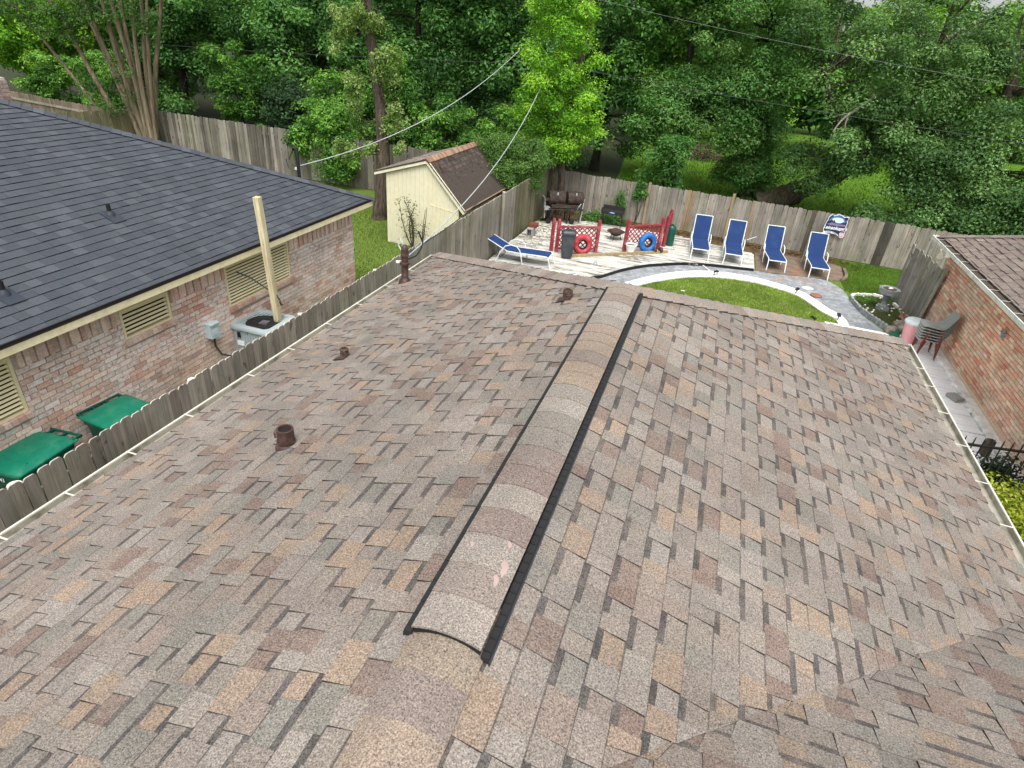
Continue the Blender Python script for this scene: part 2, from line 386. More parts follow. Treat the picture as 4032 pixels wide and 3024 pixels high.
P_OUT = smooth_curve([(-2.5, 15.5), (-2.1, 16.6), (-1.7, 17.4), (-.92, 18.62), (.18, 19.5), (.98, 19.84), (2.35, 20.22), (2.99, 20.23), (3.92, 20.48), (4.55, 20.45), (4.93, 19.78), (5.03, 18.85), (5.14, 18.0), (5.4, 17.3), (5.62, 16.8)])
m = MB(); m.strip(P_OUT, B_OUT, -.02, .02); m.prism([(4.6, 13.5), (5.75, 13.5), (5.75, 16.8), (4.55, 16.2)], -.02, .016)
tag(m.build('path', 'path_concrete'), kind='structure')
m = MB(); m.strip(B_OUT, B_IN, -.02, .07); tag(m.build('kerb', 'white_stone'), kind='structure')
m = MB(); m.prism(B_IN[::-1], -.02, .03); lawn_sheet = m.build('lawn', 'lawn_ground'); tag(lawn_sheet, kind='structure')
FLAG = [(2.43, 22.3), (2.82, 22.6), (4.08, 22.55), (5.2, 22.4), (5.12, 21.17), (4.92, 20.66), (4.5, 20.6), (3.9, 20.5), (2.99, 20.27), (2.43, 20.26)]
m = MB(); m.prism(FLAG[::-1], -.02, .026); patio = m.build('patio', 'patio_stone'); tag(patio, kind='structure')
for (x, y, a) in ((3.6, 20.78, .1), (3.75, 21.25, .3), (4.82, 21.15, .2), (4.55, 21.9, .5)):
    MB().box((x, y, .024), (.22, .12, .022), rotz(a)).build('brick', 'terracotta', patio)
edge = smooth_curve([(5.22, 22.0), (5.2, 21.2), (5.02, 20.66)], 3)
for i in range(len(edge)-1):
    MB().bar((*edge[i], .05), (*edge[i+1], .05), .09, .07).build('edge_stone', 'patio_stone', patio)
def scatter(name, n, region, mats, size, zr, parent=None, cols=None, label=None, up=.3):
    v = []; f = []; t = []
    k = 0
    for i in range(n):
        x, y = region(); s_ = size*random.uniform(.6, 1.4); a = random.uniform(0, 2*PI); z = random.uniform(*zr)
        d = np.array([math.cos(a), math.sin(a), random.uniform(-up, up)])*s_; w = np.array([-math.sin(a), math.cos(a), random.uniform(-up, up)])*s_*.4
        p = np.array([x, y, z]); v += [p-d, p+w, p+d, p-w]; f.append((k, k+1, k+2, k+3)); k += 4
        t.append(jit(random.choice(cols), .2))
    mb = MB(); mb.add(np.array(v), f, 0, t); o = mb.build(name, mats, parent); o['kind'] = 'stuff'; return o
LIT = [srgb(96, 70, 46), srgb(120, 92, 62), srgb(70, 54, 40), srgb(84, 84, 44), srgb(140, 110, 80)]
def reg_fence():
    if random.random() < .55: return random.uniform(-5.18, -4.75)+abs(random.gauss(0, .1)), random.uniform(12.5, 23.5)
    x = random.uniform(-5, 5.5); return x, 23.95-.075*(x+5)-.12-abs(random.gauss(0, .28))
m = MB(); m.prism([(-5.2, 12), (-4.7, 12), (-4.75, 21.3), (-3.7, 22.5), (.5, 22.3), (2.4, 21.7), (5.3, 22.3), (5.3, 23.3), (-5.2, 23.9)], -.02, .012); tag(m.build('soil_strip', 'leaf_litter'), kind='structure')
scatter('leaf_litter', 5200, reg_fence, 'leaves', .045, (.02, .06), cols=LIT)
def grass(name, n, region, h=.05, z0=.02, cols=None, w=.006):
    P_ = np.array([region() for _ in range(n)]); hh = h*rng.uniform(.5, 1.3, n); a = rng.uniform(0, 2*PI, n)
    lean = rng.normal(0, .45, (n, 2))*hh[:, None]
    dx = np.stack([np.cos(a), np.sin(a)], 1)*w
    base = np.concatenate([P_, np.full((n, 1), z0)], 1)
    v = np.empty((n, 3, 3)); v[:, 0] = base; v[:, 0, :2] -= dx; v[:, 1] = base; v[:, 1, :2] += dx; v[:, 2] = base; v[:, 2, :2] += lean; v[:, 2, 2] += hh
    me = bpy.data.meshes.new(name); me.vertices.add(3*n); me.vertices.foreach_set('co', v.ravel()); me.loops.add(3*n); me.loops.foreach_set('vertex_index', np.arange(3*n))
    me.polygons.add(n); me.polygons.foreach_set('loop_start', np.arange(0, 3*n, 3)); me.materials.append(M['grass_blades'])
    at = me.attributes.new('tint', 'FLOAT_COLOR', 'FACE'); cc = np.array(cols)[rng.integers(0, len(cols), n)]*rng.uniform(.75, 1.25, (n, 1))*np.array([1+.45*mnoise.noise((p[0]*1.1, p[1]*1.1, 2))+.25*mnoise.noise((p[0]*4, p[1]*4, 7)) for p in P_])[:, None]; at.data.foreach_set('color', cc.astype(np.float32).ravel())
    me.update(calc_edges=True); o = bpy.data.objects.new(name, me); C.objects.link(o); o['kind'] = 'stuff'; return o
GC = [srgb(120, 150, 58), srgb(104, 138, 48), srgb(140, 162, 76), srgb(164, 172, 100), srgb(88, 122, 42)]
bin_np = np.array(B_IN)
def pip(x, y, poly):
    c = False; j = len(poly)-1
    for i in range(len(poly)):
        xi, yi = poly[i]; xj, yj = poly[j]
        if (yi > y) != (yj > y) and x < (xj-xi)*(y-yi)/(yj-yi)+xi: c = not c
        j = i
    return c
def reg_lawn():
    while True:
        x, y = random.uniform(-1.1, 4.5), random.uniform(15.7, 18.98)
        if pip(x, y, B_IN): return x, y
grass('grass_blades', 42000, reg_lawn, .045, .03, GC)
RG = [(5.1, 19.9), (5.2, 22.6), (6.1, 22.9), (6.35, 19.6), (5.6, 19.7)]
def reg_side():
    while True:
        x, y = random.uniform(4.9, 7.2), random.uniform(17.2, 23.1)
        if y > 19.75+.0*(x-5) and x < 7.3 and not pip(x, y, FLAG) and x > 4.98: return x, y
        if 17.1 < y < 19.7 and x > 5.2+.35*(19-y)*.5 and x < 6.3: return x, y
grass('grass_blades', 20000, reg_side, .07, .0, [srgb(88, 122, 40), srgb(72, 106, 34), srgb(104, 134, 50)])
scatter('leaf_litter', 260, reg_lawn, 'leaves', .03, (.05, .085), cols=LIT+[srgb(170, 150, 100)])
def reg_shed(): return random.uniform(-13.5, -5.5), random.uniform(11, 19.5)
grass('grass_blades', 26000, reg_shed, .07, .0, [srgb(84, 112, 44), srgb(66, 96, 36), srgb(110, 122, 60)], .008)
def reg_far():
    y = 25+random.random()**1.5*26; return random.uniform(-4, 20), y
grass('grass_blades', 30000, reg_far, .16, .0, [srgb(84, 122, 34), srgb(70, 108, 28), srgb(100, 132, 44)], .02)
# ---------------------------------------------------------------- our house: roof, shingles, vent, gutters
PK = .52
PAL = [srgb(184, 163, 143, PK), srgb(156, 136, 125, PK), srgb(159, 154, 144, PK), srgb(167, 157, 148, PK), srgb(178, 169, 159, PK), srgb(171, 156, 144, PK), srgb(172, 161, 150, PK), srgb(163, 153, 143, PK), srgb(175, 164, 153, PK)]
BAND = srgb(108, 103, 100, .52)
def shingles(O, u, d, n, t_end, smin, smax, pal, wr=(.085, .205), expo=.143, tooth=.015, base=.005, band=True, even=False, t0=0.0):
    O, u, d, n = [np.array(q, float) for q in (O, u, d, n)]
    items = []; t = t0; row = 0
    P = lambda s, tt, h: O+u*s+d*tt+n*h
    while t < t_end-.01:
        t1 = min(t+expo, t_end); lo = min(smin(t), smin(t1)); hi = max(smax(t), smax(t1))
        s0 = lo - random.uniform(0, wr[1]); up = random.random() < .5
        if even: s0 = lo-(.5*wr[1]*(row % 2))-wr[1]*.15*random.random()
        while s0 < hi:
            wdt = wr[1] if even else random.uniform(*wr)
            s1 = s0+wdt; gap = .003 if even else .001
            a0, a1 = max(s0, smin(t)), min(s1-gap, smax(t)); b0, b1 = max(s0, smin(t1)), min(s1-gap, smax(t1))
            if a1 > a0 or b1 > b0:
                a1 = max(a0, a1); b1 = max(b0, b1)
                th = (tooth if (up or even) else base)*random.uniform(.85, 1.15)
                col = jit(random.choice(pal), .05)
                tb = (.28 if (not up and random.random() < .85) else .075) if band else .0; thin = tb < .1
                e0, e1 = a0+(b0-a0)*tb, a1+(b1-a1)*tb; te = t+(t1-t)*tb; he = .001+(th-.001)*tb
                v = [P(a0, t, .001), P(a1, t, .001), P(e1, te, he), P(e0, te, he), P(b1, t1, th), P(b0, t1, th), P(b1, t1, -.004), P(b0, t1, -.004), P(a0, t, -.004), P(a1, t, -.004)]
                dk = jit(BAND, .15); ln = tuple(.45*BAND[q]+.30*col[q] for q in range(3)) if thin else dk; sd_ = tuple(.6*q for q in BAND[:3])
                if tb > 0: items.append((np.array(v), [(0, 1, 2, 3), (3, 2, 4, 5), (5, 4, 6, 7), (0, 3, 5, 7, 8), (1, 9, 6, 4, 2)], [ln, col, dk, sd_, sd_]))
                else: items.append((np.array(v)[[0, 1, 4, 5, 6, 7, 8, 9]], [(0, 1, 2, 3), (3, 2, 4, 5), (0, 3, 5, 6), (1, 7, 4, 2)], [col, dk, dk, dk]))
            s0 = s1
            up = (not up) if random.random() < .82 else up
        t = t1; row += 1
    return items
k_ = .3748; cs = 1/math.sqrt(1+k_*k_); sn = k_*cs; RZ = 3.9; YR = 5.91; WE = 3.62; T_END = WE/cs; YW = .78
house = root('brown_roofed_house', (0, 4, 0), 'house with a brown shingle roof and a long ridge vent, filling the foreground', 'house')
w = MB()
for a, b in (((-3.25, -3, 0), (-3.25, 9.1, 0)), ((3.25, 4.2, 0), (3.25, 9.1, 0)), ((-3.25, 9.1, 0), (3.25, 9.1, 0)), ((3.25, 4.2, 0), (5.2, 4.2, 0)), ((-3.25, -3, 0), (5.2, -3, 0)), ((5.2, -3, 0), (5.2, 4.2, 0))):
    w.bar((a[0], a[1], 1.2), (b[0], b[1], 1.2), .12, 2.4)
w.build('wall', 'mortar', house)
rf = MB()
ze = RZ-k_*WE
def quad3(mb, pts, th=.03):
    p = np.array(pts); mb.extrude(p, (0, 0, -th))
D_ = -.006
quad3(rf, [(-WE, -3.6, ze+D_), (0, -3.6, RZ+D_), (0, YR, RZ+D_), (-WE, YR+WE, ze+D_)])
quad3(rf, [(0, YW, RZ+D_), (WE, YW+WE, ze+D_), (WE, YR+WE, ze+D_), (0, YR, RZ+D_)])
quad3(rf, [(0, YW, RZ+D_), (5.5, YW, RZ+D_), (5.5, YW+WE, ze+D_), (WE, YW+WE, ze+D_)])
quad3(rf, [(-WE, YR+WE, ze+D_), (0, YR, RZ+D_), (WE, YR+WE, ze+D_)])
quad3(rf, [(0, YW, RZ+D_), (0, -3.6, RZ+D_-.0), (5.5, -3.6, ze), (5.5, YW, RZ+D_)])
roof = rf.build('roof', 'roof_under', house)
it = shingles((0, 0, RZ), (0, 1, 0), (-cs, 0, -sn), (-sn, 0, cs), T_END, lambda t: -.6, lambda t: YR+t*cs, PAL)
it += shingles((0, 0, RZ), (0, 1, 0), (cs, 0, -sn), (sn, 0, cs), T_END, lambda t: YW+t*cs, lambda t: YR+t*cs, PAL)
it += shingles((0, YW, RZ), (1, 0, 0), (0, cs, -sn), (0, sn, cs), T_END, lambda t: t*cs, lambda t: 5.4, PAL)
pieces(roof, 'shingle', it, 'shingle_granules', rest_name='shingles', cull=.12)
# ridge vent
def arc(y, hw, rise, z0, n=9, ht=0.0):
    return [(hw*(2*i/(n-1)-1), y, z0+rise*(1-(2*i/(n-1)-1)**2)+ht) for i in range(n)]
V0, V1 = 1.575, YR-.08; HV = .145
zb = RZ+.002
vent = MB()
vent.extrude([(p[0], V0+.01, p[2]) for p in arc(0, .140, .028, zb+.004)]+[(.140, V0+.01, RZ-.06), (0, V0+.01, RZ-.008), (-.140, V0+.01, RZ-.06)], (0, V1-V0-.02, 0))
rv = vent.build('ridge_vent', 'black_plastic', house)
for sx in (-1, 1):
    b = MB(); b.bar((sx*.164, V0, RZ-.038), (sx*.164, V1, RZ-.038), .034, .032)
    b.bar((sx*.184, V0, RZ-.054), (sx*.184, V1, RZ-.054), .005, .026, 1)
    y = V0+.03
    while y < V1-.02:
        b.box((sx*.164, y, RZ-.021), (.032, .006, .004), None, 2); y += .062
    b.build('baffle', ['interior_dark', 'slate_flange', 'black_plastic'], rv)
CAPC = [srgb(184, 166, 148, PK), srgb(182, 168, 154, PK), srgb(166, 150, 141, PK), srgb(169, 162, 152, PK), srgb(188, 178, 167, PK), srgb(176, 163, 151, PK)]
def capstrip(parent, y0, y1, hw, rise, z0, name='cap_shingle', expo=.15, th=.004):
    y = y0; prev = None
    while y < y1-.02:
        e = min(expo*random.uniform(.92, 1.08), y1-y); c = jit(random.choice([q for q in CAPC if q is not prev]), .06); prev = None
        n = 9; A_ = arc(y, hw, rise, z0, n, th*1.6); B_ = arc(y+e, hw, rise, z0, n, 0.001)
        lo = [(p[0], p[1], p[2]-.007-th) for p in A_]
        v = A_+B_+lo; f = [(i, i+1, n+i+1, n+i) for i in range(n-1)]+[(i, 2*n+i, 2*n+i+1, i+1) for i in range(n-1)]
        f += [(0, n, 2*n), (n-1, 3*n-1, 2*n-1)]
        MB().add(v, f, 0, c).build(name, 'shingle_granules', parent, smooth=True, angle=50)
        y += e
capstrip(rv, V0, V1, .147, .029, zb+.008, expo=.19)
for px_, py_, sx_ in ((.098, 1.98, .022), (.088, 1.90, .016), (.075, 2.12, .012), (-.085, 2.06, .010)):
    MB().lathe([(sx_, 0), (sx_*.9, .002)], (px_, py_, zb+.012+.029*(1-(px_/.151)**2)), 9, wob=lambda a_: 1+.35*np.sin(2*a_+px_*40)+.2*np.sin(3*a_), sy=1.7, R=roty(.30 if px_ > 0 else -.30)).build('sealant_patch', 'sand_pink', rv)
rc = MB(); rc.extrude([(-.155, -3.4, RZ-.058), (0, -3.4, RZ+.004), (.155, -3.4, RZ-.058)], (0, V0+3.4+.3, 0))
ridge = rc.build('ridge_base', 'roof_under', house)
capstrip(ridge, -.3, V0+.25, .158, .052, RZ-.046, expo=.19, th=.0015)
# hip caps
for sx in (-1, 1):
    hb = MB(); a = np.array([0, YR-.05, RZ+.0]); b_ = np.array([sx*WE, YR+WE, ze])
    hd = (b_-a); L = np.linalg.norm(hd); hd = hd/L; wv = np.array([hd[1]*1.0, -hd[0], 0]); wv /= np.linalg.norm(wv)
    # cap folds over the hip: near flange lies on the side slope, far flange on the hip-end slope
    near = np.array([sx*.11, -.11, -k_*.11]); far = np.array([-sx*.11, .11, -k_*.11])
    up = np.array([0, 0, 1.0])
    hb.extrude([a+near*.98+up*.002, a+up*.012, a+far*.98+up*.002], hd*L)
    hip = hb.build('hip_base', 'interior_dark', house)
    s_ = L
    while s_ > .03:
        e = min(.17*random.uniform(.95, 1.05), s_); p0 = a+hd*s_; p1 = a+hd*(s_-e); c = jit(random.choice(CAPC+[CAPC[5]]*3), .06)
        n_ = 1.0
        ring = lambda p, h: [p+near+up*(h), p+near*.5+up*(h+.010), p+up*(h+.014), p+far*.5+up*(h+.010), p+far+up*h]
        A_ = ring(p0, .026); B_ = ring(p1, .014); Lw = [q-up*.014 for q in A_]; Ls = [q-up*.014 for q in B_]
        v = A_+B_+Lw+Ls; f = [(i, i+1, 5+i+1, 5+i) for i in range(4)]+[(i, 10+i, 11+i, i+1) for i in range(4)]+[(0, 5, 15, 10), (4, 14, 19, 9)]
        dk = srgb(52, 44, 40)  # near-black cap edges paint the shadow line under the raised cap
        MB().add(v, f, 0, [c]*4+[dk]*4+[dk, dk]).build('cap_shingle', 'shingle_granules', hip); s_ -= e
# gutters
def gutter(parent, xe, y0, y1, zl, sx, strap_y, inside='gutter_inside', dep=.10, wd=.21, capend=True, outer='gutter_strap'):
    # xe = outer lip x, sx = direction from the house to the lip
    gm = MB()
    gm.bar((xe, y0, zl-.006), (xe, y1, zl-.006), .018, .012)
    gm.bar((xe-sx*.002, y0, zl-.05), (xe-sx*.002, y1, zl-.05), .006, dep-.02)
    gm.bar((xe-sx*wd*.5, y0, zl-.066), (xe-sx*wd*.5, y1, zl-.066), wd, .008, 1)
    gm.bar((xe-sx*(wd-.004), y0, zl-.055), (xe-sx*(wd-.004), y1, zl-.055), .008, .06)
    gm.bar((xe-sx*.008, y0, zl-.05), (xe-sx*.008, y1, zl-.05), .004, .075, 1)
    if capend:
        gm.box((xe-sx*wd/2, y1, zl-.045), (wd, .006, .095))
    go = gm.build('gutter', [outer, inside], parent)
    for y in strap_y: MB().bar((xe+sx*.004, y, zl+.004), (xe-sx*(wd+.035), y, zl+.012), .014, .004).build('strap', 'gutter_strap', go)
    return go
GZ = 2.483
gutter(house, -3.80, -3.0, YR+WE+.06, GZ, -1, [2.15, 2.68, 3.28, 3.95, 4.84, 5.55, 6.35, 7.1, 7.9, 8.7])
gutter(house, 3.80, YW+WE+.1, YR+WE+.06, GZ, 1, [5.5, 6.16, 6.84, 7.55, 8.24, 8.76])
fb = MB()
for sx in (-1, 1): fb.bar((sx*3.60, -3.0 if sx < 0 else 4.6, ze-.11), (sx*3.60, YR+WE-.05, ze-.11), .025, .17)
fb.bar((-3.6, YR+WE-.04, ze-.11), (3.6, YR+WE-.04, ze-.11), .025, .17); fb.build('fascia', 'white_paint', house)
# roof pipes
def pipe_at(x, y, h, r, kind):
    z = RZ-k_*abs(x); mb = MB()
    p = [(r*1.4, -.03), (r*1.3, .008), (r*1.12, .03)]
    if kind == 'ribbed':
        zz = .03
        while zz < h-.012: p += [(r*1.18, zz), (r*1.18, zz+.007), (r*.96, zz+.010), (r*.96, zz+.016)]; zz += .018
        p += [(r, h), (r*.72, h), (r*.70, h-.05)]
    else: p += [(r*1.08, .032), (r*1.08, .05), (r, .052), (r, h), (r*.8, h), (r*.78, h-.06)]
    mb.lathe(p, (x, y, z), 20)
    o = mb.build('vent_pipe', 'rust_pipe' if kind == 'ribbed' else 'brown_pipe', house, smooth=True)
    MB().lathe([(r*.79, 0), (r*.79, .004)], (x, y, z+h-.03), 14).build('pipe_opening', 'dark_inside', o)
    R_ = roty(math.atan(k_)*(1 if x > 0 else -1))
    if kind == 'ribbed': MB().box((x-.02, y-.03, z+.010), (r*3.6, r*3.2, .004), R_).build('flashing', 'brown_pipe', o)
    return o
p1 = pipe_at(-2.0, 3.2, .155, .062, 'plain')
MB().lathe([(.068, 0), (.068, .014)], (-2.0, 3.2, RZ-k_*2+.045), 18).build('band', 'brown_pipe', p1)
MB().box((-2.055, 3.17, RZ-k_*2+.115), (.025, .05, .05), rotz(.4)).build('collar_scrap', 'rust_pipe', p1)
pipe_at(-2.63, 4.98, .10, .038, 'ribbed'); pipe_at(-.54, 5.79-.02, .10, .042, 'ribbed')
# service mast
mx, my = -3.44, 7.9; mz = RZ-k_*3.44
ms = MB(); ms.lathe([(.10, -.03), (.085, .03), (.06, .06), (.052, .075), (.052, .27), (.075, .275), (.075, .31), (.052, .315), (.052, .40), (.06, .405), (.06, .43), (.05, .45), (.055, .48), (.05, .53), (.03, .56), (.008, .57)], (mx, my, mz), 16)
mast = ms.build('service_mast', 'brown_pipe', house, smooth=True)
MB().tube([(mx, my, mz+.38), (mx-.06, my+.02, mz+.46), (mx-.12, my+.05, mz+.52), (mx-.14, my+.06, mz+.6), (mx-.10, my+.05, mz+.64), (mx-.06, my+.04, mz+.58), (mx-.05, my+.04, mz+.5)], .009, 6).build('drip_loop', 'wire_grey', mast)
MB().tube([(mx, my, mz+.33), (mx+.06, my+.25, mz+.34), (mx+.05, my+.45, mz+.40), (mx-.0, my+.6, mz+.44), (mx-.05, my+.55, mz+.62)], .012, 6).build('drip_loop', 'black_plastic', mast)
MB().box((mx-.07, my+.0, mz+.30), (.13, .03, .03), rotz(.5)).build('clamp', 'white_paint', mast)
# ---------------------------------------------------------------- neighbour's house on the left
XN, EN, ENZ = -6.93, -6.62, 2.46; KN = .42; YN = 12.47; NW = 6.0
nh = root('dark_roofed_house', (-12.6, 4, 0), 'single storey house with charcoal shingle roof, cream fascia and whitewashed brick wall', 'house')
WIN = [(3.30, 4.45, 1.38, 2.14), (5.98, 6.85, 1.69, 2.14), (8.06, 9.78, 1.42, 2.16)]
wm = MB()
for (a, b, z0, z1) in [(-4, 3.30, 0, 2.3), (4.45, 5.98, 0, 2.3), (6.85, 8.06, 0, 2.3), (9.78, 12.1, 0, 2.3)]+[(w_[0], w_[1], 0, w_[2]) for w_ in WIN]+[(w_[0], w_[1], w_[3], 2.3) for w_ in WIN]:
    wm.box((XN-.11, (a+b)/2, (z0+z1)/2), (.2, b-a, z1-z0))
wm.box((XN-5.7, 12.0, 1.15), (11.3, .2, 2.3))
nwall = wm.build('wall', 'mortar', nh)
BN = [srgb(214, 174, 156), srgb(222, 188, 170), srgb(204, 160, 142), srgb(228, 198, 182), srgb(200, 172, 158), srgb(232, 206, 190), srgb(214, 192, 178)]
bit = []
def inwin(y, z, p=.0): return any(a-p < y < b+p and z0-p < z < z1+p+.2 for a, b, z0, z1 in WIN)
row = 0; z = .04
from mathutils import noise as mnoise
while z < 1.93:
    y = 2.3+(.105 if row % 2 else 0)
    while y < 12.1:
        zc = z+.033; segs = [(y, min(y+.2, 12.1))]
        for a, b, z0, z1 in WIN:
            if z0-.125 < zc < z1+.2:
                segs = [q for p_, r_ in segs for q in ((p_, min(r_, a-.008)), (max(p_, b+.008), r_)) if q[1]-q[0] > .02 and q[0] < q[1]]
        for p_, r_ in segs:
            if r_-p_ < .02: continue
            yc = (p_+r_)/2
            wash = mnoise.noise((yc*.9, zc*1.6, 3.0))+.28*(zc-1.1)+random.uniform(-.35, .35)
            wa = max(0.0, min(1.0, .50+wash*2.2))
            c = jit(random.choice(BN), .1)
            bit.append((boxv((XN+.004+random.uniform(-.002, .003), yc, zc), (.02, r_-p_, .064)), BOXF, (c[0], c[1], c[2], wa)))
        y += .212
    z += .0765; row += 1
y = 2.3
while y < 12.08:                               # soldier course, every other brick pushed out
    if not any(a-.03 < y+.035 < b+.03 for a, b, _, _ in WIN):
        pr = .012 if int(y/.0765) % 2 else .03; c = jit(random.choice(BN), .12)
        bit.append((boxv((XN+pr*.5, y+.034, 2.075), (.02+pr, .064, .235)), BOXF, (c[0], c[1], c[2], random.uniform(0, .45))))
    y += .0765
for a, b, z0, z1 in WIN:
    y = a-.03
    while y < b:
        c = jit(random.choice(BN), .12); bit.append((boxv((XN+.02, y+.045, z0-.045), (.07, .085, .075)), BOXF, (c[0]*.9, c[1]*.88, c[2]*.86, random.uniform(0, .5)))); y += .092
pieces(nwall, 'brick', bit, 'brick_whitewashed', rest_name='bricks', cull=.2)
for a, b, z0, z1 in WIN:
    sh = MB(); 
    sh.box((XN-.02, a+.02, (z0+z1)/2), (.06, .04, z1-z0)); sh.box((XN-.02, b-.02, (z0+z1)/2), (.06, .04, z1-z0)); sh.box((XN-.02, (a+b)/2, z0+.015), (.07, b-a-.08, .03)); sh.box((XN-.02, (a+b)/2, z1-.015), (.07, b-a-.08, .03))
    sh.box((XN-.09, (a+b)/2, (z0+z1)/2), (.01, b-a, z1-z0), None, 1)
    so_ = sh.build('shutter', ['louver_paint', 'interior_dark'], nh)
    n = int((z1-z0-.05)/.0575)
    for i in range(n):
        zz = z0+.05+(i+.5)*(z1-z0-.07)/n
        MB().box((XN-.005, (a+b)/2, zz), (.034, b-a-.085, .007), roty(math.radians(36))).build('slat', 'louver_paint', so_)
fa = MB(); fa.bar((EN+.0, -4, ENZ-.075), (EN+.0, YN, ENZ-.075), .03, .15); fa.bar((EN-.015, YN-.0, ENZ-.075), (EN-11.9, YN-.0, ENZ-.075), .03, .15)
fa.build('fascia', 'cream_paint', nh)
MB().box((EN-.165, 4.2, 2.31), (.33, 16.4, .02)).build('soffit', 'cream_paint', nh)
rn = MB(); rzN = ENZ+KN*NW
quad3(rn, [(EN+.02, -4, ENZ-.02), (EN-NW, -4, rzN-.012), (EN-NW, YN-NW, rzN-.012), (EN+.02, YN+.02, ENZ-.02)])
quad3(rn, [(EN+.02, YN+.02, ENZ-.02), (EN-NW, YN-NW, rzN-.012), (EN-2*NW, YN+.02, ENZ-.02)])
quad3(rn, [(EN-NW, -4, rzN-.006), (EN-2*NW, -4, ENZ), (EN-2*NW, YN, ENZ), (EN-NW, YN-NW, rzN-.006)])
nroof = rn.build('roof', 'roof_under', nh)
MB().bar((EN+.04, -4, ENZ+.008), (EN+.04, YN+.02, ENZ+.008), .02, .022).build('drip_edge', 'black_plastic', nh)
CH = [srgb(97, 102, 109, .52), srgb(102, 107, 114, .52), srgb(93, 98, 106, .52), srgb(98, 103, 110, .52), srgb(107, 112, 119, .52), srgb(95, 100, 107, .52)]
cN = 1/math.sqrt(1+KN*KN); sN = KN*cN
save_band = BAND; BAND = srgb(40, 43, 50, .7)
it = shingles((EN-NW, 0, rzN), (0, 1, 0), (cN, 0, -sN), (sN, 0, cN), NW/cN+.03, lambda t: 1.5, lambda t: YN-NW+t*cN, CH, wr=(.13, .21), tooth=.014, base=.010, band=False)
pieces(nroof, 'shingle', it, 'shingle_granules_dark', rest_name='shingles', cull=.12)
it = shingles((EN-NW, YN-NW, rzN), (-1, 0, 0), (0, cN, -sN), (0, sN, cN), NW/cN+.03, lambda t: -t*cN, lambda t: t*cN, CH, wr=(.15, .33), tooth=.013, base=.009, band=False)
mb_ = MB()
for q in it: mb_.add(q[0], q[1], 0, q[2])
mb_.build('rear_shingles', 'shingle_granules_dark', nroof, kind='stuff')
BAND = save_band
a = np.array([EN-NW, YN-NW, rzN+.012]); b_ = np.array([EN+.03, YN+.03, ENZ+.012]); L = np.linalg.norm(b_-a); hd = (b_-a)/L; s_ = L
hb = MB(); hipn = None
near = np.array([.10, -.10, -KN*.10]); far = np.array([-.10, .10, -KN*.10]); up = np.array([0, 0, 1.0])
hb.extrude([a+near*.9, a, a+far*.9], hd*L); hipn = hb.build('hip_base', 'roof_under', nh)
while s_ > .03:
    e = min(.16, s_); p0 = a+hd*s_; p1 = a+hd*(s_-e); c = jit(random.choice(CH[:4]+[srgb(108, 113, 121, .56)]), .05)
    A_ = [p0+near+up*.014, p0+up*.022, p0+far+up*.014]; B_ = [p1+near+up*.005, p1+up*.012, p1+far+up*.005]; Lw = [q-up*.014 for q in A_]; Ls = [q-up*.01 for q in B_]
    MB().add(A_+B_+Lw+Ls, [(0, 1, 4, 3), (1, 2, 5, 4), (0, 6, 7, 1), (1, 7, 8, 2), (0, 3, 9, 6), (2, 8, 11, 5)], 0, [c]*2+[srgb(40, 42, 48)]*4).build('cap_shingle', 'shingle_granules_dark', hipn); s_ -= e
def nzr(x): return ENZ+KN*(EN-x)
for (x, y) in ((-8.03, 7.13), (-7.25, 4.84)):
    o = MB().lathe([(.03, 0), (.03, .20), (.024, .20), (.024, .15)], (x, y, nzr(x)-.02), 14).build('vent_pipe', 'black_plastic', nh, smooth=True)
    fl = MB(); fl.lathe([(.075, -.01), (.06, .03), (.036, .075)], (x, y, nzr(x)), 14); fl.box((x+.05, y, nzr(x)+.0), (.3, .22, .006), roty(math.atan(KN))); fl.build('flashing', 'slate_flange', o)
nm = MB(); NM = np.array([-8.25, 12.15, 2.58]); nm.tube([NM, NM+(0, 0, .52), NM+(-.03, .02, .78), NM+(-.10, .05, .80), NM+(-.15, .07, .74)], [.04, .04, .045, .045, .03], 10)
nmo = nm.build('service_mast', 'black_plastic', nh, smooth=True)
MB().tube([NM+(-.15, .07, .74), NM+(-.3, .1, .52), NM+(-.4, .12, .5), NM+(-.36, .14, .3), NM+(-.2, .1, .28)], .012, 6).build('drip_loop', 'wire_dark', nmo)
MB().box(NM+(-.03, 0, .36), (.10, .05, .05)).build('clamp', 'white_paint', nmo)
ch = MB(); ch.box((-13.55, 9.35, 3.35), (.8, .8, 2.1)); cho = ch.build('chimney', 'mortar', nh)
cit = []; z = 3.3; row = 0
while z < 4.36:
    for i in range(5):
        c = jit(random.choice(BN), .12)
        cit.append((boxv((-13.55-.4+.08+i*.165+(.04 if row % 2 else 0), 9.35-.405, z+.03), (.15, .02, .064)), BOXF, (c[0]*.5, c[1]*.47, c[2]*.46, random.uniform(0, .4))))
        cit.append((boxv((-13.55+.405, 9.35-.4+.08+i*.165, z+.03), (.02, .15, .064)), BOXF, (c[0]*.5, c[1]*.47, c[2]*.46, random.uniform(0, .4))))
    z += .0765; row += 1
pieces(cho, 'brick', cit, 'brick_whitewashed', cull=None)
ub = MB(); ub.box((XN+.07, 7.52, 1.22), (.12, .19, .25)); ub.box((XN+.085, 7.52, 1.35), (.15, .20, .02)); ub.box((XN+.134, 7.52, 1.20), (.012, .11, .10))
ubo = ub.build('disconnect_box', 'util_box', nh)
MB().tube([(XN+.06, 7.54, 1.10), (XN+.05, 7.55, .9), (XN+.08, 7.62, .72), (XN+.16, 7.78, .62), (XN+.25, 7.94, .52), (XN+.3, 8.02, .78)], .017, 8).build('conduit', 'conduit', ubo, smooth=True)
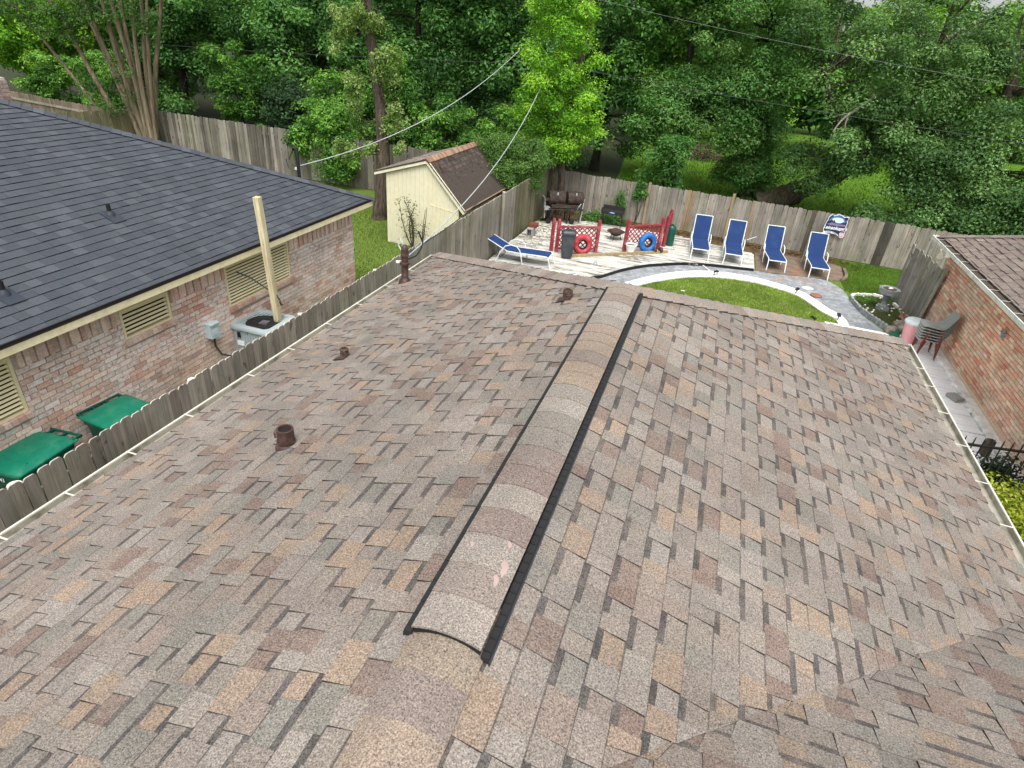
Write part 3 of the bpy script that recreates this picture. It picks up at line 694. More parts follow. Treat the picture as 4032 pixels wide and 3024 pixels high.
# ---------------------------------------------------------------- fences
FW_COL = [srgb(145, 138, 128), srgb(139, 132, 123), srgb(150, 144, 134), srgb(132, 126, 117), srgb(155, 148, 137), srgb(140, 135, 126)]
FW_DARK = [srgb(150, 141, 132), srgb(142, 134, 126), srgb(156, 147, 138), srgb(134, 126, 118), srgb(162, 153, 143)]
def picket(x, y, ang, w_, z0, h, lean=0.0, th=.016):
    e = .028
    poly = [(-w_/2, 0), (w_/2, 0), (w_/2, h-e), (w_/2-e*.5, h-e*.35), (w_/2-e*1.1, h), (-w_/2+e*1.1, h), (-w_/2+e*.5, h-e*.35), (-w_/2, h-e)]
    R_ = rotz(ang); v = []
    for s in (-th/2, th/2):
        for a_, z_ in poly: v.append((a_+lean*z_, s, z_))
    v = np.array(v)@R_.T+np.array([x, y, z0]); n = 8
    f = [tuple(range(n))[::-1], tuple(range(n, 2*n))]+[(i, (i+1) % n, n+(i+1) % n, n+i) for i in range(n)]
    return v, f
def fence(name, x0, y0, x1, y1, h, label, cols, cat='fence', w_=.14, z0=.03, hv=.015, rails=True, posts=None, postside=-1, leanf=.004, gap=.004, ramp=None, capcol=None, special=None, leanfn=None):
    r = root(name, ((x0+x1)/2, (y0+y1)/2, 0), label, cat)
    L = math.hypot(x1-x0, y1-y0); ang = math.atan2(y1-y0, x1-x0); n = int(L/(w_+gap)); nx, ny = -math.sin(ang), math.cos(ang)
    for i in range(n):
        t = (i+.5)/n; x, y = x0+(x1-x0)*t, y0+(y1-y0)*t
        hh = (ramp(t) if ramp else h)+random.uniform(-hv, hv); off = random.uniform(-.004, .004)
        c = jit(random.choice(cols(t) if callable(cols) else cols), .08)
        if special and i in special: c = jit(special[i], .05)
        v, f = picket(x+nx*off, y+ny*off, ang, w_*random.uniform(.97, 1.0), z0, hh, random.gauss(0, leanf)+(leanfn(t) if leanfn else 0))
        o = MB().add(v, f, 0, [c]*2+[c]*2+[jit((min(.7, c[0]*1.7), min(.7, c[1]*1.7), min(.7, c[2]*1.75), 0), .02)]*5+[c]).build('picket', 'fence_wood', r)  # cut tops get a paler colour that paints in the light on them
    if rails:
        for zz in (.35, .5*h+.15, h-.25):
            MB().bar((x0+nx*.035*postside, y0+ny*.035*postside, zz), (x1+nx*.035*postside, y1+ny*.035*postside, zz), .04, .09, 0, FW_DARK[1]).build('rail', 'fence_wood', r)
    for q in (posts or []):
        px_, py_, ph, rad, mt = q
        po = MB(); po.lathe([(rad, 0), (rad, ph-.004), (rad*.96, ph)], (px_, py_, 0), 12, 0, (*FW_COL[0][:3], 0))
        pob = po.build('fence_post', 'fence_wood', r, smooth=True)
        MB().lathe([(rad*.97, 0), (rad*.95, .004)], (px_, py_, ph), 12).build('post_top', 'post_end', pob)
    return r
def leftcols(t):
    y = -1.5+t*25.4
    return FW_DARK if y < 9 else (FW_COL if y < 19 else [srgb(118, 114, 92), srgb(106, 104, 84), srgb(126, 120, 100)])
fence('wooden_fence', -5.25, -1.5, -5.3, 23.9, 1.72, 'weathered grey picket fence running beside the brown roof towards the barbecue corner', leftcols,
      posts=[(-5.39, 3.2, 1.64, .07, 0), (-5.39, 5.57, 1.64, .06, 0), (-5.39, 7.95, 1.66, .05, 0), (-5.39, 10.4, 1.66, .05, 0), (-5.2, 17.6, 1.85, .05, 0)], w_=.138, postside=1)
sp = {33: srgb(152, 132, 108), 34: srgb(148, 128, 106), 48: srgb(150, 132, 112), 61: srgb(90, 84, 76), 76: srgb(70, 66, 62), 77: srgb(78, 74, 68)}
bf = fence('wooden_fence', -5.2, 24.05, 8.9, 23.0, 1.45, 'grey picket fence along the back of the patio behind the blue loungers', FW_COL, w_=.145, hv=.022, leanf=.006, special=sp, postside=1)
for (x, hh) in ((-1.62, 1.55), (1.35, 1.62)):
    MB().box((x, 24.05-.0745*(x+5.2)-.06, hh/2), (.09, .06, hh), None, 0, (*srgb(164, 142, 114)[:3], 0)).build('fence_post', 'fence_wood', bf)
fence('wooden_fence', -23.4, 22.3, -8.0, 22.3, 1.83, 'long silver grey picket fence behind the yellow shed and vine covered tree', [srgb(116, 110, 102), srgb(104, 98, 92), srgb(128, 122, 114), srgb(144, 138, 130), srgb(94, 88, 82)], hv=.02, leanf=.01, postside=1)
fence('wooden_fence', -23.4, 22.2, -24.35, 18.9, 1.83, 'short greenish picket fence return beside the many stemmed tree', [srgb(104, 98, 78), srgb(94, 90, 70), srgb(112, 104, 84)], hv=.01)
fence('wooden_fence', -34.5, 22.6, -24.3, 21.2, 1.83, 'distant brown picket fence at the far left above the charcoal roof', [srgb(116, 104, 90), srgb(104, 94, 82), srgb(126, 114, 100)], hv=.02)
gate = fence('leaning_fence', 6.24, 19.8, 6.5, 17.75, 1.62, 'tall leaning grey boards beside the corner of the orange brick wall', [srgb(150, 146, 138), srgb(134, 130, 122), srgb(164, 160, 150)], w_=.165, hv=.05, leanf=.012, gap=.003, postside=1, leanfn=lambda t: .02+.16*t)
# ---------------------------------------------------------------- lumber post, bins, air conditioner
pr = root('lumber_post', (-6.35, 8.56, 0), 'tall pale yellow timber post standing between the air conditioner and the dark roof', 'post')
mb_ = MB(); mb_.bar((-6.36, 8.63, 0), (-6.35, 8.42, 3.33), .10, .10, 0, (*srgb(206, 194, 158)[:3], 0), up=(0, 1, 0)); mb_.build('post', 'new_lumber', pr)
MB().tube([(-6.9, 8.3, 2.0), (-6.7, 8.4, 1.9), (-6.45, 8.5, 1.7), (-6.31, 8.55, 1.6), (-6.28, 8.58, 1.5), (-6.3, 8.62, 1.38), (-6.4, 8.8, 1.3), (-6.85, 9.05, 1.25)], .011, 6).build('cable', 'wire_dark', pr)
def trash_bin(x, y, rz_, label, wm_side, number=None):
    r = root('trash_bin', (x, y, 0), label, 'trash bin', 'green wheeled trash bins beside the brick wall')
    R_ = rotz(rz_); T_ = (x, y, 0)
    b = MB()
    def ring(w_, d_, z, cr=.06, off=0.0):
        out = []
        for cx_, cy_, a0 in ((w_/2-cr, d_/2-cr, 0), (-w_/2+cr, d_/2-cr, PI/2), (-w_/2+cr, -d_/2+cr, PI), (w_/2-cr, -d_/2+cr, 1.5*PI)):
            for k in range(4): a_ = a0+k*PI/6; out.append((cx_+cr*math.cos(a_), cy_+cr*math.sin(a_)+off, z))
        return out
    def loft(mb, rings, mat=0, cap=True):
        n = len(rings[0]); v = [p for q in rings for p in q]; f = [(i*n+j, i*n+(j+1) % n, (i+1)*n+(j+1) % n, (i+1)*n+j) for i in range(len(rings)-1) for j in range(n)]
        if cap: f += [tuple(range(n))[::-1], tuple((len(rings)-1)*n+j for j in range(n))]
        mb.add(v, f, mat)
    loft(b, [ring(.50, .55, .08), ring(.52, .58, .12), ring(.65, .73, .90), ring(.69, .78, .92), ring(.69, .78, .97)])
    b.apply(R_, T_).build('body', 'bin_green_dark', r, smooth=True)
    l = MB(); loft(l, [ring(.705, .795, .972), ring(.715, .805, .99), ring(.705, .795, 1.012), ring(.64, .72, 1.045, .07, .01), ring(.48, .54, 1.062, .07, .02)])
    l.box((0, -.20, 1.058), (.56, .014, .012)); l.box((0, .02, 1.0), (.72, .82, .012))
    l.apply(R_, T_); lo = l.build('lid', 'bin_green', r, smooth=True, angle=30)
    h = MB()
    h.tube([(-.32, .51, 1.0), (.32, .51, 1.0)], .018, 8)
    for xx in (-.30, -.10, .10, .30): h.box((xx, .445, .995), (.03, .13, .035))
    h.apply(R_, T_).build('handle', 'bin_green_dark', r, smooth=True)
    for xx in (-.27, .27):
        wv = MB(); wv.lathe([(.12, -.03), (.12, .03)], (0, 0, 0), 16, R=roty(PI/2)); wv.apply(np.eye(3), (xx, .30, .12)); wv.apply(R_, T_).build('wheel', 'black_plastic', r, smooth=True)
    def text(body, size, pos, rx, rzt):
        cu = bpy.data.curves.new('lettering', 'FONT'); cu.body = body; cu.size = size; cu.extrude = .0008; cu.align_x = 'CENTER'
        ob = bpy.data.objects.new('lettering', cu); C.objects.link(ob); dg = bpy.context.evaluated_depsgraph_get(); me = bpy.data.meshes.new_from_object(ob.evaluated_get(dg)); bpy.data.objects.remove(ob)
        me.materials.clear(); me.materials.append(M['lettering_white']); o2 = bpy.data.objects.new('lettering', me); C.objects.link(o2); o2.parent = r
        o2.matrix_local = Matrix.Rotation(rz_, 4, 'Z')@Matrix.Translation(pos)@Matrix.Rotation(rzt, 4, 'Z')@Matrix.Rotation(math.radians(90-5), 4, 'X')
    if wm_side == 'left': text('WM', .13, (-.325, 0, .72), 0, -PI/2)
    if wm_side == 'right': text('WM', .13, (.325, .0, .72), 0, PI/2)
    if number: text(number, .07, (0, -.39, .86), 0, 0)
    return r
trash_bin(-6.38, 5.25, math.radians(85), 'green wheeled bin nearer the air conditioner, handle turned to the brick wall', 'right')
trash_bin(-6.72, 4.12, math.radians(5), 'green wheeled bin at the left picture edge, handle turned to the other bin', 'right', '82543')
ac = root('air_conditioner', (-6.55, 8.40, 0), 'grey outdoor air conditioner with open fan top against the brick wall', 'air conditioner')
H = 1.12; hw = .41; ax, ay = -6.55, 8.40
a1 = MB(); a1.box((ax, ay, .06), (.95, .95, .12)); a1.build('pad', 'cinder', ac)
def rr(cx_, cy_, w_, cr, z, n=5):
    o_ = []
    for sx_, sy_, a0 in ((1, 1, 0), (-1, 1, PI/2), (-1, -1, PI), (1, -1, 1.5*PI)):
        for k in range(n): a_ = a0+k*PI/2/(n-1); o_.append((cx_+sx_*(w_-cr)+cr*math.cos(a_), cy_+sy_*(w_-cr)+cr*math.sin(a_), z))
    return o_
def loftm(mb, rings, cap=False, mat=0, closed=True):
    n = len(rings[0]); v = [p for q in rings for p in q]; f = [(i*n+j, i*n+(j+1) % n, (i+1)*n+(j+1) % n, (i+1)*n+j) for i in range(len(rings)-1) for j in range(n)]
    if cap: f += [tuple(range(n))[::-1]]
    mb.add(v, f, mat)
a2 = MB(); loftm(a2, [rr(ax, ay, hw-.03, .05, .12), rr(ax, ay, hw-.03, .05, H-.06)], True)
for s_ in np.linspace(-.28, .28, 11):
    for sx_, sy_ in ((1, 0), (-1, 0), (0, 1), (0, -1)):
        a2.box((ax+sx_*(hw-.025)+(s_ if sy_ else 0), ay+sy_*(hw-.025)+(s_ if sx_ else 0), .12+(H-.18)/2), (.018 if sy_ else .014, .018 if sx_ else .014, H-.20))
a2.build('cabinet', 'ac_metal', ac)
a3 = MB(); loftm(a3, [rr(ax, ay, hw-.03, .06, H-.075), rr(ax, ay, hw+.01, .07, H-.07), rr(ax, ay, hw+.015, .07, H-.03), rr(ax, ay, hw, .07, H), rr(ax, ay, hw-.085, .06, H+.005), rr(ax, ay, hw-.095, .06, H-.03)]); a3.build('top_frame', 'ac_metal', ac, smooth=True, angle=50)
a4 = MB(); a4.lathe([(.27, 0), (.29, .03), (.30, .12)], (ax, ay, H-.16), 28); a4.build('shroud', 'ac_dark', ac, smooth=True)
a4 = MB(); loftm(a4, [rr(ax, ay, hw-.09, .06, H-.028), [(ax+.29*math.cos(t), ay+.29*math.sin(t), H-.05) for t in np.linspace(0, 2*PI, 20, endpoint=False)]]); a4.build('inner_deck', 'ac_metal', ac)
fan = MB(); fan.lathe([(.06, 0), (.06, .05)], (ax, ay, H-.10), 14)
for i in range(3):
    t = i*2*PI/3+.5; R_ = rotz(t)@rotx(.35); fan.box(np.array([ax, ay, H-.075])+rotz(t)@np.array([.15, 0, 0]), (.2, .13, .006), R_)
fan.box((ax+.04, ay-.02, H-.035), (.15, .15, .03), rotz(.1)); fan.build('fan', 'blade_grey', ac)
gr = MB()
for i in range(9):
    s_ = -.26+i*.065; gr.bar((ax+s_, ay-.29, H-.002), (ax+s_, ay+.29, H-.002), .004, .004)
gr.torus((ax, ay, H-.004), .27, .003, n=28, k=6); gr.torus((ax, ay, H-.004), .14, .003, n=24, k=6); gr.build('grille', 'conduit', ac)
bd = MB(); bd.box((ax-.22, ay-hw+.012, H-.17), (.06, .012, .10), None, 0); bd.box((ax-.20, ay-hw+.012, H-.33), (.14, .012, .09), None, 1); bd.build('label_plate', ['ac_dark', 'sign_white'], ac)
# ---------------------------------------------------------------- shed
YS = 16.75; YB = 20.4
sh = root('garden_shed', (-7.5, 18.5, 0), 'pale yellow garden shed with lopsided dark shingle roof behind the picket fence', 'shed')
xl, xr_, xp = -8.60, -6.27, -7.27; zl, zr_, zp = 2.11, 1.46, 2.58
b = MB(); b.extrude([(xl, YS, 0), (xr_, YS, 0), (xr_, YS, zr_), (xp, YS, zp), (xl, YS, zl)], (0, YB-YS, 0)); wallS = b.build('wall', 'louver_paint', sh)
n = 17
for i in range(n):                                # vertical siding boards, grooves between them
    a_ = xl+(xr_-xl)*i/n; c_ = xl+(xr_-xl)*(i+1)/n-.022
    zt = lambda x: (zl+(zp-zl)*(x-xl)/(xp-xl)) if x < xp else (zp+(zr_-zp)*(x-xp)/(xr_-xp))
    pts = [(a_, YS-.012, .02), (c_, YS-.012, .02), (c_, YS-.012, zt(c_)-.01)]+([(xp, YS-.012, zp-.01)] if a_ < xp < c_ else [])+[(a_, YS-.012, zt(a_)-.01)]
    MB().extrude(pts, (0, .012, 0)).build('siding_board', 'shed_cream', wallS)
MB().box((-6.75, YS-.016, 1.30), (.95, .01, .014), roty(.14)).build('seam_strip', 'louver_paint', wallS)
el, er = (-8.95, 2.10), (-6.05, 1.33); ap = (xp, 2.64)
tr_ = MB(); tr_.extrude([(el[0], YS-.06, el[1]-.11), (ap[0], YS-.06, ap[1]-.12), (ap[0], YS-.06, ap[1]), (el[0], YS-.06, el[1])], (0, -.04, 0)); tr_.build('trim_board', 'shed_cream', sh)
tr_ = MB(); tr_.extrude([(ap[0], YS-.06, ap[1]-.12), (er[0]-.04, YS-.06, er[1]-.09), (er[0]+.04, YS-.06, er[1]-.0), (ap[0]+.03, YS-.06, ap[1]-.01)], (0, -.04, 0)); tr_.build('trim_board', 'shed_cream', sh)
rs = MB(); rs.extrude([(el[0], YS-.11, el[1]), (ap[0], YS-.11, ap[1]), (er[0]+.03, YS-.11, er[1]), (er[0]+.03, YS-.11, er[1]-.03), (ap[0], YS-.11, ap[1]-.04), (el[0], YS-.11, el[1]-.03)], (0, YB-YS+.2, 0)); rsh = rs.build('roof', 'roof_under', sh)
DKS = [srgb(70, 60, 54, .8), srgb(60, 52, 48, .8), srgb(80, 68, 60, .8), srgb(66, 60, 58, .8)]; GRS = [srgb(138, 130, 120, .8), srgb(124, 118, 108, .8), srgb(150, 140, 128, .8)]
dv = np.array([er[0]-ap[0], 0, er[1]-ap[1]]); Ld = np.linalg.norm(dv); dv /= Ld; nv = np.array([-dv[2], 0, dv[0]])
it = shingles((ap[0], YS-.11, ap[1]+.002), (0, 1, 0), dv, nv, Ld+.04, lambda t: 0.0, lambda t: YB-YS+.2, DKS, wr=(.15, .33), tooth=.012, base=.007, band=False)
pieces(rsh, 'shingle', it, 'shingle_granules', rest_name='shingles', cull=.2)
MB().bar((er[0]+.01, YS-.1, er[1]+.035), (er[0]+.01, YB, er[1]+.035), .09, .012, 0, (*srgb(160, 130, 110, .7)[:3], 0)).build('eave_strip', 'shingle_granules', rsh)
dv = np.array([el[0]-ap[0], 0, el[1]-ap[1]]); Ld = np.linalg.norm(dv); dv /= Ld; nv = np.array([dv[2], 0, -dv[0]])
it = shingles((ap[0], YS-.11, ap[1]+.002), (0, 1, 0), dv, nv, Ld, lambda t: 0.0, lambda t: YB-YS+.2, GRS, wr=(.15, .33), tooth=.010, base=.006, band=False)
mb_ = MB()
for q in it: mb_.add(q[0], q[1], 0, q[2])
mb_.build('weathered_shingles', 'shingle_granules', rsh, kind='stuff')
y = YS-.11
while y < YB+.05:
    c = jit(random.choice([srgb(176, 138, 112, .7), srgb(160, 124, 100, .7), srgb(188, 154, 126, .7), srgb(142, 114, 96, .7)]), .1)
    A_ = [(ap[0]-.13, y, ap[1]-.015), (ap[0], y, ap[1]+.03), (ap[0]+.11, y, ap[1]-.075)]; B_ = [(q[0], q[1]+.115, q[2]+.012) for q in A_]; Lw = [(q[0], q[1], q[2]-.02) for q in A_]; Ls = [(q[0], q[1], q[2]-.025) for q in B_]
    MB().add(A_+B_+Lw+Ls, [(0, 1, 4, 3), (1, 2, 5, 4), (0, 6, 7, 1), (1, 7, 8, 2), (3, 4, 10, 9), (4, 5, 11, 10), (2, 8, 11, 5)], 0, c).build('cap_shingle', 'shingle_granules', rsh); y += .118
# ---------------------------------------------------------------- garage on the right
XG, YG = 6.62, 18.1; EGX, EGZ = 5.97, 2.40; YE = 17.48
ga = root('brick_garage', (9.5, 13, 0), 'orange brick house with brown shingle roof and white gutter at the right edge', 'house')
w = MB(); w.box((XG+.12, (YG+5)/2, 1.2), (.2, YG-5, 2.4)); w.box((XG+3.2, YG-.12, 1.2), (6.0, .2, 2.4)); gw = w.build('wall', 'mortar_tan', ga)
BG = [srgb(228, 164, 138), srgb(236, 184, 156), srgb(216, 150, 126), srgb(230, 200, 170), srgb(240, 210, 184), srgb(220, 174, 146), srgb(210, 176, 150), srgb(230, 178, 154)]
bit = []; z = .22; row = 0
while z < 2.02:
    y = 5.2+(.11 if row % 2 else 0)
    while y < YG-.2:
        zc, yc = z+.035, y+.105; c = jit(random.choice(BG), .14)
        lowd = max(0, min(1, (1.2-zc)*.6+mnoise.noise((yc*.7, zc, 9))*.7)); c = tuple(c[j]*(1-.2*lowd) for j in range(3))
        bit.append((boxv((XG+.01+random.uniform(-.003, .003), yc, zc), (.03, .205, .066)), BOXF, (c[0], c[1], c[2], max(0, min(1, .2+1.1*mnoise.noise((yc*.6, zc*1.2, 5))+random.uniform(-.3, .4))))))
        y += .218
    z += .0785; row += 1
y = 5.2
while y < YG-.08:
    pr_ = .02 if int(y/.078) % 2 else .0; c = jit(random.choice(BG), .15)
    bit.append((boxv((XG+.006-pr_/2, y+.033, 2.14), (.03+pr_, .064, .22)), BOXF, (c[0], c[1], c[2], random.uniform(0, .3)))); y += .078
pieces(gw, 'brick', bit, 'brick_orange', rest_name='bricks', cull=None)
ft = MB(); y = 9.6
ft.box((6.54, 12.0, .07), (.18, 10.0, .14)); fto = ft.build('footing', 'white_stone', ga)
for i in range(26):
    yy = 9.6+i*.28+random.uniform(-.05, .05); s_ = random.uniform(.05, .09)
    o = MB(); o.lathe([(.02, 0), (s_, .02), (s_*1.05, .05), (s_*.6, .09), (.01, .10)], (6.47+random.uniform(-.03, .05), yy, .06), 8, wob=lambda a_: 1+.2*np.sin(2*a_+yy)+.15*np.sin(3*a_)); o.build('stone', 'white_stone', fto)
KG = .42; cG = 1/math.sqrt(1+KG*KG); sG = KG*cG; NG = 4.0; xs = EGX+.13; zs = EGZ+.05
rg = MB(); quad3(rg, [(xs, 5, zs-.006), (xs, YE-.05, zs-.006), (xs+NG, YE-.05-NG, zs+KG*NG-.006), (xs+NG, 5, zs+KG*NG-.006)]); quad3(rg, [(xs, YE-.05, zs-.006), (xs+2*NG, YE-.05, zs-.006), (xs+NG, YE-.05-NG, zs+KG*NG-.006)])
grf = rg.build('roof', 'roof_under', ga)
GP = [srgb(164, 149, 138, PK), srgb(157, 142, 132, PK), srgb(170, 156, 145, PK), srgb(151, 138, 129, PK)]
BAND = srgb(92, 80, 80, .85)
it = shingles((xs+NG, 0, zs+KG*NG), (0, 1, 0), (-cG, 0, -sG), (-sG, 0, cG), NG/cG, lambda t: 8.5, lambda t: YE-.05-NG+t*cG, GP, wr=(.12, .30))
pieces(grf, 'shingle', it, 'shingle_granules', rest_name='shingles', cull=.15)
BAND = save_band
a = np.array([xs+NG, YE-.05-NG, zs+KG*NG+.012]); b_ = np.array([xs-.02, YE-.03, zs+.012]); L = np.linalg.norm(b_-a); hd = (b_-a)/L; s_ = L
near = np.array([-.10, -.10, -KG*.10]); far = np.array([.10, .10, -KG*.10])
hb = MB(); hb.extrude([a+near*.9, a, a+far*.9], hd*L); hg = hb.build('hip_base', 'roof_under', ga)
while s_ > .03:
    e = min(.16, s_); p0 = a+hd*s_; p1 = a+hd*(s_-e); c = jit(random.choice(GP), .05)
    A_ = [p0+near+up*.012, p0+up*.02, p0+far+up*.012]; B_ = [p1+near+up*.004, p1+up*.011, p1+far+up*.004]; Lw = [q-up*.012 for q in A_]; Ls = [q-up*.008 for q in B_]
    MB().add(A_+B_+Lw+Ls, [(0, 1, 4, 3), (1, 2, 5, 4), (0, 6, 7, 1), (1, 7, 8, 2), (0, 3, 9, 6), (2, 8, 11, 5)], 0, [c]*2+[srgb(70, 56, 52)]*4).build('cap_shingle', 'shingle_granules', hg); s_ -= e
gg = gutter(ga, EGX-.03, 6, YE+.06, EGZ+.035, -1, [YE-.35-i*.62 for i in range(14)], wd=.15, outer='white_paint')
MB().bar((EGX+.05, 6, EGZ+.014), (EGX+.05, YE, EGZ+.014), .13, .012).build('debris', 'gutter_debris', gg)
f2 = MB(); f2.bar((EGX+.15, 5, EGZ-.04), (EGX+.15, YE, EGZ-.04), .03, .16); f2.bar((EGX+.15, YE-.02, EGZ-.04), (EGX+7.5, YE-.02, EGZ-.04), .03, .16); f2.build('fascia', 'white_paint', ga)
MB().box((EGX+.40, 11.3, EGZ-.11), (.52, 12.2, .02)).build('soffit', 'white_paint', ga)
for (x, y, z, rx_) in ((6.32, 17.72, 1.97, .5), (6.5, 17.8, 2.0, -.3)):
    o = MB(); o.lathe([(.022, .13), (.028, .05), (.075, -.10), (.07, -.10), (.02, .04)], (0, 0, 0), 18); o.apply(rotx(rx_*.4)@roty(-.25)); o.apply(np.eye(3), (x, y, z)); fo = o.build('floodlight', 'flood_white', ga, smooth=True)
    MB().bar((x, y, z+.12), (x+.05, y-.12, EGZ-.12), .03, .03).build('bracket', 'flood_white', fo)
# star ornament
st = MB(); pts = []
for i in range(10):
    a_ = PI/2+i*PI/5; r_ = .14 if i % 2 == 0 else .055; pts.append((6.598, 13.6+r_*math.cos(a_), 1.57+r_*math.sin(a_)))
st.add(pts+[(6.55, 13.6, 1.57), (6.60, 13.6, 1.57)], [(i, (i+1) % 10, 10) for i in range(10)]+[((i+1) % 10, i, 11) for i in range(10)])
tag(st.build('wall_star', 'star_metal'), 'grey metal star ornament hung on the orange brick wall', 'star ornament')
# side walkway
wk = root('walkway', (6, 13.5, 0), 'white painted plank walkway between the brown roof gutter and the orange brick wall', 'walkway')
y = 9.9
while y < 16.5:
    wd = random.uniform(.12, .17); c = jit(srgb(246, 248, 248, .95), .03)
    MB().box((5.25+random.uniform(-.02, .02), y+wd/2, .05), (2.36, wd-.012, .05), rotz(random.gauss(0, .012)), 0, (*c[:3], .12)).build('plank', 'white_deck_paint', wk); y += wd
def boulder(name, c, s, mat, label, cat, group=None, seed=0, parent=None):
    v = []; n, k = 12, 7; rs_ = np.random.default_rng(seed); ph = rs_.uniform(0, 6, 6)
    prof = [(math.sin(PI*(i+.4)/(k))*1.0, -math.cos(PI*(i+.4)/k)) for i in range(k)]
    mb = MB(); mb.lathe([(r_*.5, z_*.5) for r_, z_ in prof], (0, 0, 0), n, wob=lambda a_: 1+.16*np.sin(2*a_+ph[0])+.12*np.sin(3*a_+ph[1])+.07*np.sin(5*a_+ph[2]))
    mb.v[0] = mb.v[0]*(1+.06*np.sin(9*mb.v[0]+ph[3])); mb.apply(np.diag(s)); mb.apply(rotz(ph[4]), c)
    o = mb.build(name, mat, parent, smooth=True, angle=28)
    if label: tag(o, label, cat, group)
    return o
tag(MB().add(boxv((6.28, 13.45, .115), (.20, .27, .08), rotz(.5)), BOXF).build('loose_brick', 'cinder'), 'dark grey loose brick lying on the white plank walkway', 'brick')
tag(MB().box((6.2, 11.3, .2), (.11, .13, .4), rotz(.2), taper=.92).build('wood_stump', 'bark_grey'), 'short weathered grey timber stump at the end of the black iron fence', 'stump')
# iron fence
fi = root('iron_fence', (6.0, 9.58, 0), 'black iron fence with slim bars at the lower right beside the gutter', 'fence')
MB().bar((4.9, 9.44, 1.17), (6.55, 9.74, 1.17), .035, .03).build('rail', 'black_iron', fi); MB().bar((4.9, 9.44, .18), (6.55, 9.74, .18), .03, .03).build('rail', 'black_iron', fi)
for i in range(13):
    t = i/12; x, y = 4.95+1.58*t, 9.45+.287*t
    MB().tube([(x, y, .05), (x, y, 1.26), (x, y, 1.31)], [.010, .010, .004], 6).build('bar', 'black_iron', fi)
for i in (5, 9):
    x = 4.95+1.58*i/12; MB().torus((x+.06, 9.45+.287*i/12, .98), .05, .007, rotx(PI/2), 18, 6).build('scroll', 'black_iron', fi)
# ---------------------------------------------------------------- deck and patio furniture
DZ = .085
dk = root('deck', (-1.5, 19, 0), 'white painted plank deck with worn streaks under the red lattice rails', 'deck')
curve = [(-2.75, 15.0), (-2.3, 16.4), (-1.9, 16.95), (-1.67, 17.4), (-1.36, 17.97), (-.86, 18.62), (-.43, 19.02), (.2, 19.5), (.98, 19.84), (1.57, 19.98), (2.36, 20.14)]
cx_ = np.array([p[0] for p in curve]); cy_ = np.array([p[1] for p in curve])
def xr(y): return float(np.interp(y, cy_, cx_)) if y < 20.14 else 2.38
def xlft(y): return -5.2+max(0, y-21.5)*1.25 if y < 22.3 else -4.2+(y-22.3)*2
y = 15.0
while y < 22.62:
    wd = .132; y1 = y+wd
    xa, xb = xlft(y+.06), xr(y+.02)
    if y > 21.85: xb = 2.38-(y-21.85)*3.6
    cuts = [xa]; x = xa+random.uniform(.6, 2.6)
    while x < xb-.5: cuts.append(x); x += random.uniform(1.6, 3.2)
    cuts.append(xb)
    for i in range(len(cuts)-1):
        a_, c_ = cuts[i], cuts[i+1]-.006
        if c_-a_ < .1: continue
        cc = jit(srgb(226, 224, 214, .88), .08); zt = DZ+random.uniform(-.004, .004); last = i == len(cuts)-2
        e0 = (xr(y) if last and y < 20.14 else c_); e1 = (xr(y1-.01) if last and y1 < 20.14 else c_)
        MB().prism([(a_, y), (e0, y), (e1, y1-.012), (a_, y1-.012)], zt-.03, zt, 0, (*cc[:3], 1)).build('deck_board', 'white_deck_paint', dk)
    y = y1
su = MB(); su.prism([(-5.15, 14.9), (-2.85, 14.9)]+[(a_-.06, c_+.03) for a_, c_ in curve[1:]]+[(2.32, 21.8), (.5, 22.3), (-3.7, 22.5), (-5.0, 21.5)], -.01, DZ-.036); su.build('joists', 'soil', dk)
eg = MB(); cs_ = smooth_curve(curve, 4)
for i in range(len(cs_)-1): eg.bar((*cs_[i], .055), (*cs_[i+1], .055), .035, .10)
eg.build('edging', 'black_plastic', dk)
